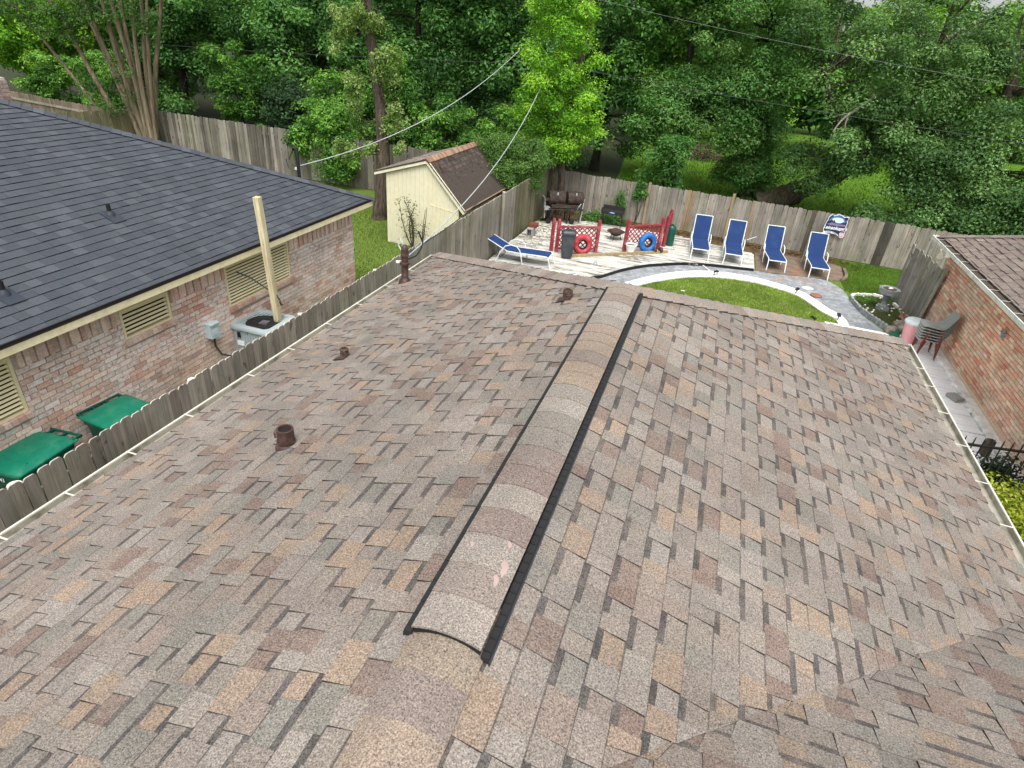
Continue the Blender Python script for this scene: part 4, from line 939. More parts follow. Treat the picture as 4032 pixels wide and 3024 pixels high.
def lounger(label, x, y, rz_, back, bz):
    # local: foot end at y=0 towards -y, head towards +y
    r = root('lounge_chair', (x, y, bz), label, 'lounge chair', 'blue sling lounge chairs on the patio')
    ts = math.radians(back); w_ = .27; ys, zs_ = 1.27, .33; L_ = .76
    top = np.array([0, ys+L_*math.cos(ts), zs_+L_*math.sin(ts)])
    def put(mb): return mb.apply(rotz(rz_), (x, y, bz))
    s = MB(); n = 9
    seatp = [(0.02, .30), (.08, .345), (.25, .345), (.6, .335), (1.0, .325), (ys, zs_)]; bp = [(ys+L_*math.cos(ts)*k, zs_+L_*math.sin(ts)*k) for k in (.33, .66, 1.0)]
    pp = seatp+bp; v = []
    for (yy, zz) in pp: v += [(-w_+.02, yy, zz+.008), (0, yy, zz-.008), (w_-.02, yy, zz+.008)]
    f = []
    for i in range(len(pp)-1): f += [(3*i, 3*i+1, 3*i+4, 3*i+3), (3*i+1, 3*i+2, 3*i+5, 3*i+4)]
    v2 = [(a_, b2-.002, c2-.008) for a_, b2, c2 in v]; N = len(v)
    f2_ = [tuple(j+N for j in q)[::-1] for q in f]; put(s.add(v+v2, f+f2_)).build('sling', 'blue_sling', r, smooth=True, angle=60)
    for sx in (-1, 1):
        m_ = MB(); m_.tube([(sx*w_, yy, zz) for yy, zz in pp], .0135, 8); put(m_).build('side_rail', 'lounger_frame', r, smooth=True)
        m_ = MB(); m_.tube([(sx*w_, .04, .32), (sx*w_, .0, .2), (sx*(w_+.01), -.06, 0)], .016, 8); put(m_).build('leg', 'lounger_frame', r, smooth=True)
        m_ = MB(); m_.tube([(sx*(w_+.02), .78, 0), (sx*(w_+.03), .82, .2), (sx*(w_+.04), .88, .42), (sx*(w_+.04), .98, .52), (sx*(w_+.04), 1.15, .54), (sx*(w_+.04), 1.32, .48), (sx*(w_+.03), 1.46, .30), (sx*(w_+.02), 1.58, 0)], .015, 8); put(m_).build('arm', 'lounger_frame', r, smooth=True)
    m_ = MB(); m_.tube([(-w_, 0.03, .305), (w_, .03, .305)], .016, 8); m_.tube([(-w_, top[1], top[2]), (w_, top[1], top[2])], .014, 8); m_.tube([(-w_, .6, .31), (w_, .6, .31)], .012, 8); m_.tube([(-w_, ys, .31), (w_, ys, .31)], .012, 8)
    put(m_).build('crossbar', 'lounger_frame', r, smooth=True)
    if back < 40:
        m_ = MB(); m_.tube([(-w_, ys+.3, .42), (-w_, ys+.2, .1), (w_, ys+.2, .1), (w_, ys+.3, .42)], .012, 6); put(m_).build('back_prop', 'conduit', r)
    return r
lounger('blue lounge chair nearest the red lattice rails, standing upright on the white deck', .66, 20.22, math.radians(5), 72, DZ)
l2 = lounger('blue lounge chair beside the deck end with a loose white arm bar sticking out', 1.68, 20.25, math.radians(2), 68, DZ)
lounger('blue lounge chair on brown stone paving beside the deck end', 3.02, 20.55, math.radians(6), 68, .028)
lounger('blue lounge chair farthest right, below the shaped sign on the fence', 4.28, 20.5, math.radians(3), 66, .028)
lounger('blue lounge chair lying nearly flat by the left picket fence', -3.42, 16.98, math.radians(92), 24, DZ)
m_ = MB(); m_.tube([(2.0, 21.3, .66), (2.26, 21.25, .82)], .012, 6); o = m_.build('loose_arm', 'lounger_frame', l2)
# red lattice rails
def lattice_rail(label, p0, p1, extra, name='lattice_rail', H_=1.04):
    r = root(name, ((p0[0]+p1[0])/2, (p0[1]+p1[1])/2, DZ), label, 'railing', 'red lattice railings on the white deck')
    d = np.array([p1[0]-p0[0], p1[1]-p0[1]]); L_ = np.linalg.norm(d); d = d/L_; ang = math.atan2(d[1], d[0]); R_ = rotz(ang)
    for q in [p0, p1]+extra:
        po = MB(); po.box((q[0], q[1], DZ+(H_-.05)/2-.05), (.095, .095, H_-.05), R_); po.box((q[0], q[1], DZ+H_-.115), (.105, .105, .014), R_); po.box((q[0], q[1], DZ+H_-.075), (.085, .085, .05), R_); po.box((q[0], q[1], DZ+H_-.028), (.095, .095, .05), R_, taper=.6)
        po.build('post', 'lattice_red', r)
    a3_ = lambda s_, z: (p0[0]+d[0]*s_, p0[1]+d[1]*s_, z)
    MB().bar(a3_(.05, DZ+.80), a3_(L_-.05, DZ+.80), .09, .045).build('top_rail', 'lattice_red', r)
    MB().bar(a3_(.05, DZ+.12), a3_(L_-.05, DZ+.12), .05, .05).build('bottom_rail', 'lattice_red', r)
    z0, z1 = DZ+.14, DZ+.78; h_ = z1-z0
    nx, ny = -d[1], d[0]
    for sgn in (1, -1):
        s = -h_
        while s < L_:
            sa, sb = s, s+h_; za, zb_ = (z0, z1) if sgn > 0 else (z1, z0)
            ca = max(sa, .05); cb = min(sb, L_-.05)
            if cb-ca > .04:
                zA = za+(zb_-za)*(ca-sa)/h_; zB = za+(zb_-za)*(cb-sa)/h_
                off = .006*sgn
                A_ = np.array(a3_(ca, zA))+np.array([nx*off, ny*off, 0]); B_ = np.array(a3_(cb, zB))+np.array([nx*off, ny*off, 0])
                MB().bar(A_, B_, .007, .034, up=(0, 0, 1)).build('lath', 'lattice_red', r)
            s += .155
    return r
lattice_rail('red lattice railing with a red tyre and dark can leaning on it', (-3.62, 18.40), (-2.50, 19.05), [(-3.79, 18.40)])
lattice_rail('red lattice railing with a blue tyre and white pot leaning on it', (-1.70, 19.75), (-.70, 20.60), [(-.57, 20.98), (-.56, 21.9)])
tb = MB(); tb.bar((-3.12, 18.12, DZ+.04), (-.36, 20.32, DZ+.04), .09, .08); tag(tb.build('timber_sleeper', 'timber_yellow'), 'weathered yellowish timber laid along the deck in front of the red rails', 'timber')
def tire(label, c, ang, mat, R_=.225, r_=.095, lean=.12):
    rr_ = rotz(ang)@rotx(PI/2-lean)
    r = root('painted_tyre', (c[0], c[1], DZ), label, 'tyre', 'painted car tyres leaning on the rails')
    MB().torus((c[0], c[1], DZ+R_+r_*.98), R_, r_, rr_, 40, 12, squash=.95).build('tread', mat, r, smooth=True)
    MB().torus((c[0], c[1], DZ+R_+r_*.98), R_-r_*.80, r_*.35, rr_, 36, 8, squash=1.6).build('rim_lip', 'dark_inside', r, smooth=True)
    return r
tire('red painted tyre standing against the lattice railing beside the dark trash can', (-2.86, 18.58), math.radians(30), 'tire_red')
tire('blue painted tyre standing against the lattice railing beside the white pot', (-1.02, 19.98), math.radians(38), 'tire_blue')
tc = root('trash_can', (-3.18, 17.95, DZ), 'tall dark grey plastic trash can leaning at the red lattice railing', 'trash can')
def rect_ring(w_, d_, z): return [(w_/2, d_/2, z), (-w_/2, d_/2, z), (-w_/2, -d_/2, z), (w_/2, -d_/2, z)]
def tcput(mb): return mb.apply(rotz(math.radians(18))@rotx(-.10), (-3.2, 18.02, DZ+.03))
b = MB(); loftm(b, [rr(0, 0, .15, .04, 0, 4), rr(0, 0, .165, .04, .1, 4), rr(0, 0, .195, .04, .68, 4)], True); tcput(b).build('body', 'charcoal_plastic', tc, smooth=True, angle=50)
b = MB(); b.box((0, -.178, .32), (.15, .016, .40), rotx(.055)); tcput(b).build('panel', 'charcoal_plastic', tc)
b = MB(); loftm(b, [rr(0, 0, .205, .04, .67, 4), rr(0, 0, .215, .045, .69, 4), rr(0, 0, .215, .045, .75, 4), rr(0, 0, .16, .045, .80, 4)], False); b.add(rr(0, 0, .16, .045, .80, 4), [tuple(range(16))]); b.box((0, -.13, .81), (.12, .05, .03)); b.box((0, .13, .81), (.12, .05, .03)); tcput(b).build('lid', 'charcoal_plastic', tc, smooth=True, angle=50)
pt = root('flower_pot', (-1.47, 19.55, DZ), 'ornate white flower pot in front of the lattice railing beside the blue tyre', 'flower pot')
MB().lathe([(.10, 0), (.11, .02), (.12, .10), (.15, .20), (.17, .27), (.185, .28), (.185, .31), (.16, .31), (.155, .26)], (-1.47, 19.55, DZ), 20, wob=lambda a_: 1+.03*np.sin(8*a_)).build('bowl', 'white_stone', pt, smooth=True)
MB().lathe([(.155, 0), (.1, .012)], (-1.47, 19.55, DZ+.265), 16).build('soil', 'soil', pt)
gt = MB(); gt.lathe([(.10, 0), (.145, .03), (.15, .08), (.15, .55), (.14, .62), (.09, .67), (.05, .52), (.05, .71)], (-.42, 21.25, DZ), 18); gt.box((-.42, 21.25, DZ+.70), (.10, .02, .03)); tag(gt.build('green_tank', 'green_tank', smooth=True), 'dark green rounded cylinder standing behind the red rail posts', 'tank')
for i, (x, y) in enumerate(((-.76, 20.05), (-.58, 20.17))):
    o = MB(); R_ = rotz(.6)@roty(PI/2); o.lathe([(.03, -.06), (.085, -.05), (.10, -.02), (.10, .02), (.085, .05), (.03, .06)], (0, 0, 0), 14, R=R_); o.apply(np.eye(3), (x, y, DZ+.1))
    tag(o.build('rusty_wheel', 'rust_knob', smooth=True), 'small rusty wheel on the deck below the blue tyre, ' + ('nearer the tyre' if i == 0 else 'nearer the railing end post'), 'wheel', 'pair of small rusty wheels by the timber')
# barrel grill
gl = root('barrel_grill', (-4.35, 22.0, DZ), 'rusty double barrel barbecue smoker in the fence corner', 'grill')
GB = np.array([-4.35, 22.0, DZ]); GR_ = rotz(math.radians(28))
def gput(mb): return mb.apply(GR_, GB)
for i, (xo, L_, r_) in enumerate(((-.32, .62, .25), (.36, .60, .25))):
    b = MB(); b.lathe([(r_*.6, -L_/2), (r_, -L_/2+.015), (r_, L_/2-.015), (r_*.6, L_/2)], (0, 0, 0), 22, R=roty(PI/2)); b.apply(np.eye(3), (xo, 0, .84)); dr = gput(b).build('barrel', 'rust_metal', gl, smooth=True)
    b = MB(); b.box((xo, -.19, 1.03), (.05, .03, .09)); b.box((xo-.02, -.24, .86), (L_*.9, .012, .02)); gput(b).build('lid_handle', 'galvanised', dr)
    b = MB()
    for s in range(14): 
        a0 = PI*.1+s*PI*.8/13; b.box((xo, r_*1.012*math.cos(a0), .84+r_*1.012*math.sin(a0)), (.012, .035, .008), rotx(a0-PI/2))
    gput(b).build('lid_seam', 'dark_inside', dr)
b = MB(); b.lathe([(.07, 0), (.075, .13), (.065, .13), (.06, .02)], (0, 0, 0), 16, R=roty(-PI/2)@rotz(0)); b.apply(np.eye(3), (-.62, -.12, .80)); gput(b).build('side_flue', 'rust_metal', gl, smooth=True)
b = MB(); b.box((0, -.10, .52), (1.25, .5, .04)); b.box((.0, -.30, .62), (1.1, .1, .10)); b.box((-.2, -.05, .60), (.4, .35, .2), rotz(.2)); gput(b).build('shelf', 'rust_metal', gl)
for (x, y) in ((-.55, -.25), (-.55, .2), (.08, -.28), (.3, .2), (.12, .2)):
    b = MB(); b.bar((x, y, 0), (x*.96, y, .65), .045, .045); gput(b).build('leg', 'black_iron', gl)
b = MB(); b.box((.66, -.02, .42), (.045, .16, .86), roty(.07)); b.box((.62, -.2, .38), (.035, .06, .72), roty(.07)); gput(b).build('side_panel', 'galvanised', gl)
b = MB(); b.box((-.74, .1, .5), (.04, .5, .7), roty(-.05)); b.box((-.68, -.15, .52), (.20, .26, .10)); gput(b).build('side_panel', 'cinder', gl)
for (x, y) in ((-.62, -.36), (.25, -.34)):
    b = MB(); b.lathe([(.09, -.02), (.10, 0), (.09, .02)], (0, 0, 0), 16, R=rotx(PI/2)); b.apply(np.eye(3), (x, y, .10)); gput(b).build('wheel', 'black_plastic', gl, smooth=True)
b = MB()
for i in range(7): b.tube([(.2+random.uniform(-.3, .3), -.32, .62-random.random()*.3), (.2+random.uniform(-.3, .3), -.36, .25+random.random()*.5)], .012, 5)
b.tube([(.40, -.34, .55), (.52, -.36, .75)], .02, 6, 1); gput(b).build('tools', ['rust_metal', 'galvanised'], gl)
# tabletop grill on legs
tg = root('charcoal_grill', (-2.62, 22.35, 0), 'black rectangular charcoal grill on thin legs by the back fence', 'grill')
TR = rotz(math.radians(2)); TP = np.array([-2.62, 22.35, DZ])
def tput(mb): return mb.apply(TR, TP)
b = MB(); b.box((0, 0, .53), (.76, .40, .10), taper=1.06); b.box((0, .20, .64), (.78, .02, .16)); b.box((-.39, 0, .60), (.02, .40, .08)); b.box((.39, 0, .60), (.02, .4, .08)); tput(b).build('tray', 'grill_dark', tg)
b = MB(); b.box((0, -.222, .55), (.24, .008, .075)); lb = tput(b).build('label_plate', 'blue_label', tg)
b = MB(); b.box((.0, -.229, .56), (.16, .006, .014), roty(.03)); tput(b).build('white_mark', 'lettering_white', lb)
for sx in (-1, 1):
    for sy in (-1, 1):
        b = MB(); b.bar((sx*.36, sy*.17, -DZ), (sx*.35, sy*.16, .5), .022, .022); tput(b).build('leg', 'black_iron', tg)
b = MB(); b.bar((-.35, -.16, .30), (.35, -.16, .30), .012, .012); tput(b).build('brace', 'black_iron', tg)
# fire pit
fp = root('fire_pit', (-2.2, 20.85, DZ), 'low rusty fire pit bowl on legs between the red rails', 'fire pit')
MB().lathe([(.05, .12), (.16, .16), (.24, .26), (.30, .27), (.30, .29), (.22, .285), (.05, .2)], (-2.2, 20.85, DZ), 22).build('bowl', 'rust_metal', fp, smooth=True)
MB().lathe([(.20, .29), (.15, .35), (.06, .38), (.01, .385)], (-2.2, 20.85, DZ), 18).build('mesh_lid', 'rust_knob', fp, smooth=True)
for i in range(3):
    a_ = i*2*PI/3+.4; MB().tube([(-2.2+.16*math.cos(a_), 20.85+.16*math.sin(a_), DZ+.2), (-2.2+.21*math.cos(a_), 20.85+.21*math.sin(a_), DZ)], .012, 6).build('leg', 'black_iron', fp)
# cinder block with brick
cb = root('cinder_block', (-4.84, 19.6, DZ), 'grey concrete block standing on the deck by the left fence', 'concrete block')
b = MB(); 
for xx in (-.085, .085): b.box((-4.84+xx, 19.62, DZ+.14), (.03, .38, .28), None)
b.box((-4.84, 19.62, DZ+.015), (.14, .38, .03)); b.box((-4.84, 19.62, DZ+.265), (.14, .38, .03)); b.box((-4.84, 19.62, DZ+.14), (.14, .03, .22)); b.build('shell', 'cinder', cb)
tag(MB().box((-4.80, 19.78, DZ+.335), (.26, .34, .11), rotz(.1)).build('red_block', 'red_brick'), 'dark red brick pile on top of the concrete block', 'brick')
tag(MB().lathe([(.05, 0), (.06, .03), (.03, .06), (.04, .10), (.01, .13)], (-2.25, 17.85, DZ), 10, wob=lambda a_: 1+.3*np.sin(3*a_)).build('paint_can_scrap', 'galvanised'), 'small silver and black scrap lying on the white deck', 'scrap')
for i, (x, y, a_, s_) in enumerate(((-1.5, 19.05, .3, .22), (-1.2, 19.1, .1, .14))):
    tag(MB().box((x, y, DZ+.02), (s_, .09, .025), rotz(a_)).build('wood_scrap', 'timber_yellow'), ('longer' if i == 0 else 'shorter') + ' flat wood scrap on the deck near the timber', 'wood scrap', 'wood scraps on the deck')
def reg_deck():
    if random.random() < .6: return -5.1+abs(random.gauss(0, .7)), random.uniform(17.5, 22.2)
    return random.uniform(-4.5, 2.3), 22.2-abs(random.gauss(0, .9))-(.4 if random.random() < .3 else 0)
def reg_deck2():
    while True:
        x, y = reg_deck()
        if x < xr(y)-.05 and x > xlft(y)+.05 and y < 22.2: return x, y
scatter('leaf_litter', 900, reg_deck2, 'leaves', .035, (DZ+.008, DZ+.025), cols=LIT)
# solar lights, disc, pipe
for i, (x, y, lab, a_) in enumerate(((1.19, 18.88, 'black stake light at the top of the white curved kerb', .2), (3.50, 18.52, 'black stake light on the kerb beside the red stepping stone', 1.2), (4.44, 16.95, 'black stake light at the right end of the white kerb', 1.6), (3.80, 16.4, 'black stake light in the lawn just above the brown roof hip', 2.6))):
    r = root('stake_light', (x, y, 0), lab, 'garden light', 'black solar stake lights around the lawn')
    MB().tube([(x, y, 0), (x, y, .19)], .012, 6).build('stake', 'black_plastic', r)
    MB().box((x+.04*math.cos(a_), y+.04*math.sin(a_), .20), (.14, .09, .03), rotz(a_)@roty(-.25)).build('lamp_head', 'black_plastic', r)
tag(MB().lathe([(.155, 0), (.165, .015), (.16, .045), (.15, .05)], (4.08, 18.74, .022), 24).build('stepping_stone', 'terracotta', smooth=True), 'round reddish stepping stone lying on the grey path', 'stepping stone')
tag(MB().tube([(.79, 19.86, .035), (1.1, 19.22, .05)], .02, 8).build('white_pipe', 'white_paint', smooth=True), 'short white pipe lying across the grey path by the deck edge', 'pipe')
tag(MB().lathe([(.03, 0), (.03, .16), (.0, .17)], (1.28, 18.98, .06), 8).build('white_peg', 'white_paint'), 'short white peg beside the stake light on the kerb', 'peg')
tag(MB().lathe([(.13, 0), (.14, .008), (.05, .012)], (3.9, 19.35, .022), 16, sx=1.2).build('paint_patch_stone', 'white_stone'), 'flat white stone set in the grey path beyond the red stepping stone', 'stone')
tag(MB().box((.42, 17.05, .06), (.1, .05, .02), rotz(.3)).build('white_scrap', 'white_paint'), 'small white scrap lying on the lawn near the roof end', 'scrap')
# birdbath
bb = root('birdbath', (5.78, 18.55, 0), 'grey stone birdbath with scalloped bowl in the flower bed', 'birdbath')
b = MB(); b.box((5.78, 18.55, .07), (.24, .24, .14), rotz(.4)); b.build('plinth', 'birdbath_stone', bb)
MB().lathe([(.11, .14), (.12, .17), (.085, .20), (.07, .26), (.085, .38), (.10, .46), (.07, .52), (.09, .56)], (5.78, 18.55, 0), 16).build('pedestal', 'birdbath_stone', bb, smooth=True)
MB().lathe([(.08, .55), (.17, .58), (.25, .64), (.27, .66), (.25, .52), (.21, .66), (.05, .63)], (5.78, 18.55, 0), 32, wob=lambda a_: 1+.05*np.sin(8*a_)).build('bowl', 'birdbath_stone', bb, smooth=True)
MB().lathe([(.20, .652), (.1, .657)], (5.78, 18.55, 0), 20).build('water_mud', 'mud', bb)
b = MB(); b.lathe([(.05, .655), (.06, .67), (.02, .69)], (5.80, 18.56, 0), 10, wob=lambda a_: 1+.4*np.sin(2*a_)); b.build('pebble', 'white_stone', bb)
# flower bed
fbed = root('flower_bed', (5.7, 18.5, 0), 'flower bed edged with scalloped grey stones around the birdbath', 'flower bed')
m = MB(); m.prism([(5.08, 18.85), (5.2, 18.1), (5.42, 17.5), (5.7, 17.0), (6.25, 17.6), (6.28, 18.8), (6.0, 19.7), (5.5, 19.6), (5.15, 19.3)], -.02, .022); m.build('soil', 'soil', fbed)
front = [(5.03, 19.05), (5.05, 18.72), (5.15, 18.15), (5.38, 17.58), (5.64, 17.05)]
for i in range(4):
    a_ = np.array(front[i]); c_ = np.array(front[i+1]); n = 4; d_ = (c_-a_); L_ = np.linalg.norm(d_); d_ /= L_; ang = math.atan2(d_[1], d_[0])
    poly = [(.01, 0), (L_-.015, 0)]+[(L_-.015-(L_-.025)*k/16, .13+.025*abs(math.sin(k*PI*4/16))) for k in range(17)]
    p3 = [(q[0], -.03, q[1]) for q in poly]; mb = MB(); mb.extrude(p3, (0, .06, 0)); mb.apply(rotz(ang), (a_[0], a_[1], 0)); mb.build('edging_stone', 'edging_grey', fbed)
back = smooth_curve([(5.06, 19.1), (5.16, 19.38), (5.48, 19.6), (5.84, 19.72), (6.05, 19.6), (6.2, 19.2), (6.28, 18.76), (6.29, 18.2)], 3)
for i in range(len(back)-1):
    if i in (13, 14, 17): continue
    MB().bar((*back[i], .045), ((back[i][0]*.15+back[i+1][0]*.85), (back[i][1]*.15+back[i+1][1]*.85), .045), .07, .085+random.uniform(-.02, .02)).build('edging_stone', 'white_stone', fbed)
# ---------------------------------------------------------------- leaves, shrubs, trees
def leafmesh(name, P_, dirs, nor, Ls, Ws, cols, parent, mat='leaves', kind=None):
    n = len(P_); d = dirs; s = np.cross(nor, d); s /= np.linalg.norm(s, axis=1)[:, None]+1e-9
    v = np.empty((n, 4, 3)); v[:, 0] = P_; v[:, 1] = P_+d*(Ls*.45)[:, None]+s*(Ws*.5)[:, None]; v[:, 2] = P_+d*Ls[:, None]-nor*(Ls*.12)[:, None]; v[:, 3] = P_+d*(Ls*.45)[:, None]-s*(Ws*.5)[:, None]
    org = wl(parent); me = bpy.data.meshes.new(name); me.vertices.add(4*n); me.vertices.foreach_set('co', (v-org).ravel())
    me.loops.add(4*n); me.loops.foreach_set('vertex_index', np.arange(4*n)); me.polygons.add(n); me.polygons.foreach_set('loop_start', np.arange(0, 4*n, 4))
    me.materials.append(M[mat]); at = me.attributes.new('tint', 'FLOAT_COLOR', 'FACE'); at.data.foreach_set('color', cols.astype(np.float32).ravel()); me.update(calc_edges=True)
    o = bpy.data.objects.new(name, me); C.objects.link(o)
    if parent is not None: o.parent = parent
    WL[o.name] = org
    if kind: o['kind'] = kind
    return o
def crown_pts(blobs, per_puff, leaf, puff_r, rs, drape=0.0, pal=None, shell=.55):
    # blobs: (centre, radii, number of puffs); a puff is a loose cluster of leaves
    Ps, Ns, Cs, centres = [], [], [], []
    for c, rad, npf in blobs:
        u = rs.normal(size=(npf, 3)); u /= np.linalg.norm(u, axis=1)[:, None]; rr_ = rs.uniform(shell, 1.0, npf)**.8
        pc = np.array(c)+u*np.array(rad)*rr_[:, None]; pr_ = puff_r*rs.uniform(.6, 1.35, npf); centres.append(pc)
        k = per_puff; off = rs.normal(size=(npf, k, 3)); off /= np.linalg.norm(off, axis=2)[:, :, None]
        off *= (rs.uniform(0.15, 1, (npf, k))**.55)[:, :, None]; off *= pr_[:, None, None]*np.array([1, 1, .62])
        if drape: off[:, :, 2] -= drape*rs.uniform(0, 1, (npf, k))**1.5*pr_[:, None]
        P_ = (pc[:, None]+off).reshape(-1, 3); out = (off/(np.linalg.norm(off, axis=2)[:, :, None]+1e-6)).reshape(-1, 3)
        N_ = out*.55+np.array([0, 0, .75])+rs.normal(size=P_.shape)*.42; N_ /= np.linalg.norm(N_, axis=1)[:, None]
        pa = np.array(pal); tone = rs.uniform(0, 1, npf); fa = np.repeat(tone, k); fa = np.clip(fa+rs.normal(0, .22, len(fa)), 0, .999)
        ii = fa*(len(pa)-1); i0 = ii.astype(int); fr = (ii-i0)[:, None]; cc = pa[i0]*(1-fr)+pa[np.minimum(i0+1, len(pa)-1)]*fr
        cc = cc*rs.uniform(.8, 1.2, (len(cc), 1)); cc[:, 3] = 0
        Ps.append(P_); Ns.append(N_); Cs.append(cc)
    P_ = np.concatenate(Ps); N_ = np.concatenate(Ns); C_ = np.concatenate(Cs); n = len(P_)
    d = rs.normal(size=(n, 3)); d -= N_*np.sum(d*N_, 1)[:, None]; d /= np.linalg.norm(d, axis=1)[:, None]
    return P_, d, N_, leaf*rs.uniform(.7, 1.3, n), leaf*.52*rs.uniform(.7, 1.3, n), C_, np.concatenate(centres)
def limb(p0, p1, sag, rs, n=6):
    p0, p1 = np.array(p0), np.array(p1); t = np.linspace(0, 1, n)[:, None]; mid = rs.normal(0, .12*np.linalg.norm(p1-p0)*.5, 3)
    return p0*(1-t)+p1*t+np.sin(t*PI)*(mid+np.array([0, 0, sag]))
def tree(name, base, trunk, blobs, per, leaf, puff, pal, label, seed, bark='bark_dark', cat='tree', group=None, drape=0.0, nl=14, limb_r=.05, shell=.25, ntw=40):
    rs = np.random.default_rng(seed); r = root(name, base, label, cat, group)
    P_, d, N_, L_, W__, C_, cen = crown_pts(blobs, per, leaf, puff, rs, drape, pal, shell)
    mb = MB(); 
    for pts, r0, r1 in trunk:
        pts = np.array(smooth_curve(pts, 4)); k = len(pts); rad = np.linspace(r0, r1, k)*(1+.06*rs.normal(size=k)); rad[0] *= 1.25; mb.tube(pts, rad, 10)
    allp = np.concatenate([np.array(smooth_curve(p, 4))[len(p)//2:] for p, _, _ in trunk])
    pick = rs.choice(len(cen), min(nl, len(cen)), replace=False); lend = []
    for i in pick:
        q = allp[np.argmin(np.linalg.norm((allp-cen[i])*np.array([1, 1, 1.6]), axis=1))]; l_ = limb(q, cen[i], .12, rs); mb.tube(l_, np.linspace(limb_r, limb_r*.3, len(l_)), 6); lend += list(l_[2:])
    lend = np.array(lend)
    for i in rs.choice(len(cen), min(ntw, len(cen)), replace=False):
        q = lend[np.argmin(np.linalg.norm(lend-cen[i], axis=1))]
        if np.linalg.norm(q-cen[i]) > .05: mb.tube(limb(q, cen[i]+rs.normal(0, .1, 3), .03, rs, 4), np.linspace(limb_r*.28, limb_r*.12, 4), 4, cap=False)
    mb.build('trunk', bark, r, smooth=True, angle=60, origin=base)
    leafmesh('crown', P_, d, N_, L_, W__, C_, r); return r
G_DARK = [srgb(49, 85, 42), srgb(67, 109, 52), srgb(85, 132, 64), srgb(109, 156, 82)]
G_MID = [srgb(59, 99, 41), srgb(77, 124, 47), srgb(99, 149, 59), srgb(131, 176, 79)]
G_BRIGHT = [srgb(83, 134, 35), srgb(106, 162, 42), srgb(131, 185, 54), srgb(169, 212, 79)]
G_VINE = [srgb(78, 108, 44), srgb(104, 136, 62), srgb(132, 160, 88), srgb(164, 186, 122)]
G_OAK = [srgb(60, 92, 51), srgb(81, 117, 64), srgb(105, 141, 81), srgb(131, 169, 103)]
def bgtree(x, y, h, rad, pal, label, seed, n=46, per=460, leaf=.19, low=.1, **k):
    z0 = low; c = [((x, y, z0+(h-z0)*.52), (rad*1.2, rad*.75, (h-z0)*.54), int(n*1.55))]
    tk = [([(x, y, 0), (x+.15, y+.05, h*.3), (x-.1, y, h*.55), (x+.1, y+.1, h*.8)], .22, .07)]
    return tree('background_tree', (x, y, 0), tk, c, per, leaf, 1.0, pal, label, seed, group='trees beyond the fences', **k)
bgtree(-38, 29, 9.5, 4.4, G_BRIGHT[:3]+[srgb(130, 170, 60)], 'bright leafy tree at the far left above the distant fence', 1, 60, low=1.2)
bgtree(-33.5, 32, 11, 4.2, G_MID, 'mid green tree behind the far left fence beside the many stemmed tree', 2, 56)
bgtree(-28.5, 30, 10.5, 4.0, G_DARK, 'dark tree directly behind the many stemmed tree', 3, 54)
bgtree(-23.5, 31.5, 11.5, 4.2, G_DARK, 'dark tree behind the silver grey fence right of the many stemmed tree', 4, 58)
bgtree(-18.5, 30, 11, 3.9, G_DARK, 'dense dark tree with bare pale twigs left of the vine covered tree', 5, 56, bark='bark_grey')
bgtree(-13.5, 29, 11, 3.7, G_DARK, 'dark tree behind the vine covered trunk', 6, 54)
bgtree(-9.5, 31, 11, 3.6, G_DARK, 'dark tree behind the yellow shed roof', 7, 54)
bgtree(-5.5, 33, 11.5, 3.8, G_DARK, 'dark tree behind the bright green tree', 8, 50)
bgtree(-1.6, 31.5, 11, 3.0, G_MID, 'mid green tree just right of the bright green tree', 9, 36, low=2.8)
for i, (x, y, rad) in enumerate(((-34, 26.6, 1.9), (-29.5, 26.2, 1.6), (-21.5, 26.2, 1.5), (-19.0, 26.5, 1.4), (-16.4, 26.2, 1.7), (-13.2, 25.9, 1.8), (-10.2, 26.0, 1.8), (-7.4, 26.0, 1.5))):
    lab = ['leafy shrub overhanging the distant far left fence', 'shrub over the fence just left of the many stemmed tree', 'low shrub above the silver grey fence right of the many stemmed tree', 'bluish shrub above the middle of the silver grey fence', 'broad shrub left of the vine covered tree', 'dense shrub behind the vine covered trunk', 'shrub rising behind the left eave of the yellow shed', 'shrub behind the ridge of the yellow shed'][i]
    hh = 3.0+(i % 3)*.6
    tree('fence_shrub', (x, y, 0), [([(x, y, 0), (x+.1, y, .8), (x, y, 1.6)], .06, .03)], [((x, y, hh*.6), (rad*1.15, rad*.6, hh*.55), 48)], 190, .15, .5, G_MID if i not in (3,) else [srgb(44, 70, 42), srgb(60, 90, 56), srgb(80, 110, 72)], lab, 30+i, cat='shrub', group='shrubs along the fence', nl=8, limb_r=.02, ntw=10)
tree('fence_shrub', (-14.4, 23.2, 0), [([(-14.4, 23.2, 0), (-14.3, 23.1, 1.0), (-14.4, 22.9, 2.2)], .07, .03)], [((-14.3, 22.4, 2.3), (1.5, .8, 1.1), 46), ((-13.6, 21.9, 1.2), (.9, .35, .8), 22), ((-15.3, 22.0, 1.7), (.6, .3, .5), 10)], 170, .12, .42, G_MID, 'leafy shrub hanging over the silver grey fence left of the vine covered tree', 29, cat='shrub', group='shrubs along the fence', drape=.6, nl=10, limb_r=.02, ntw=14)
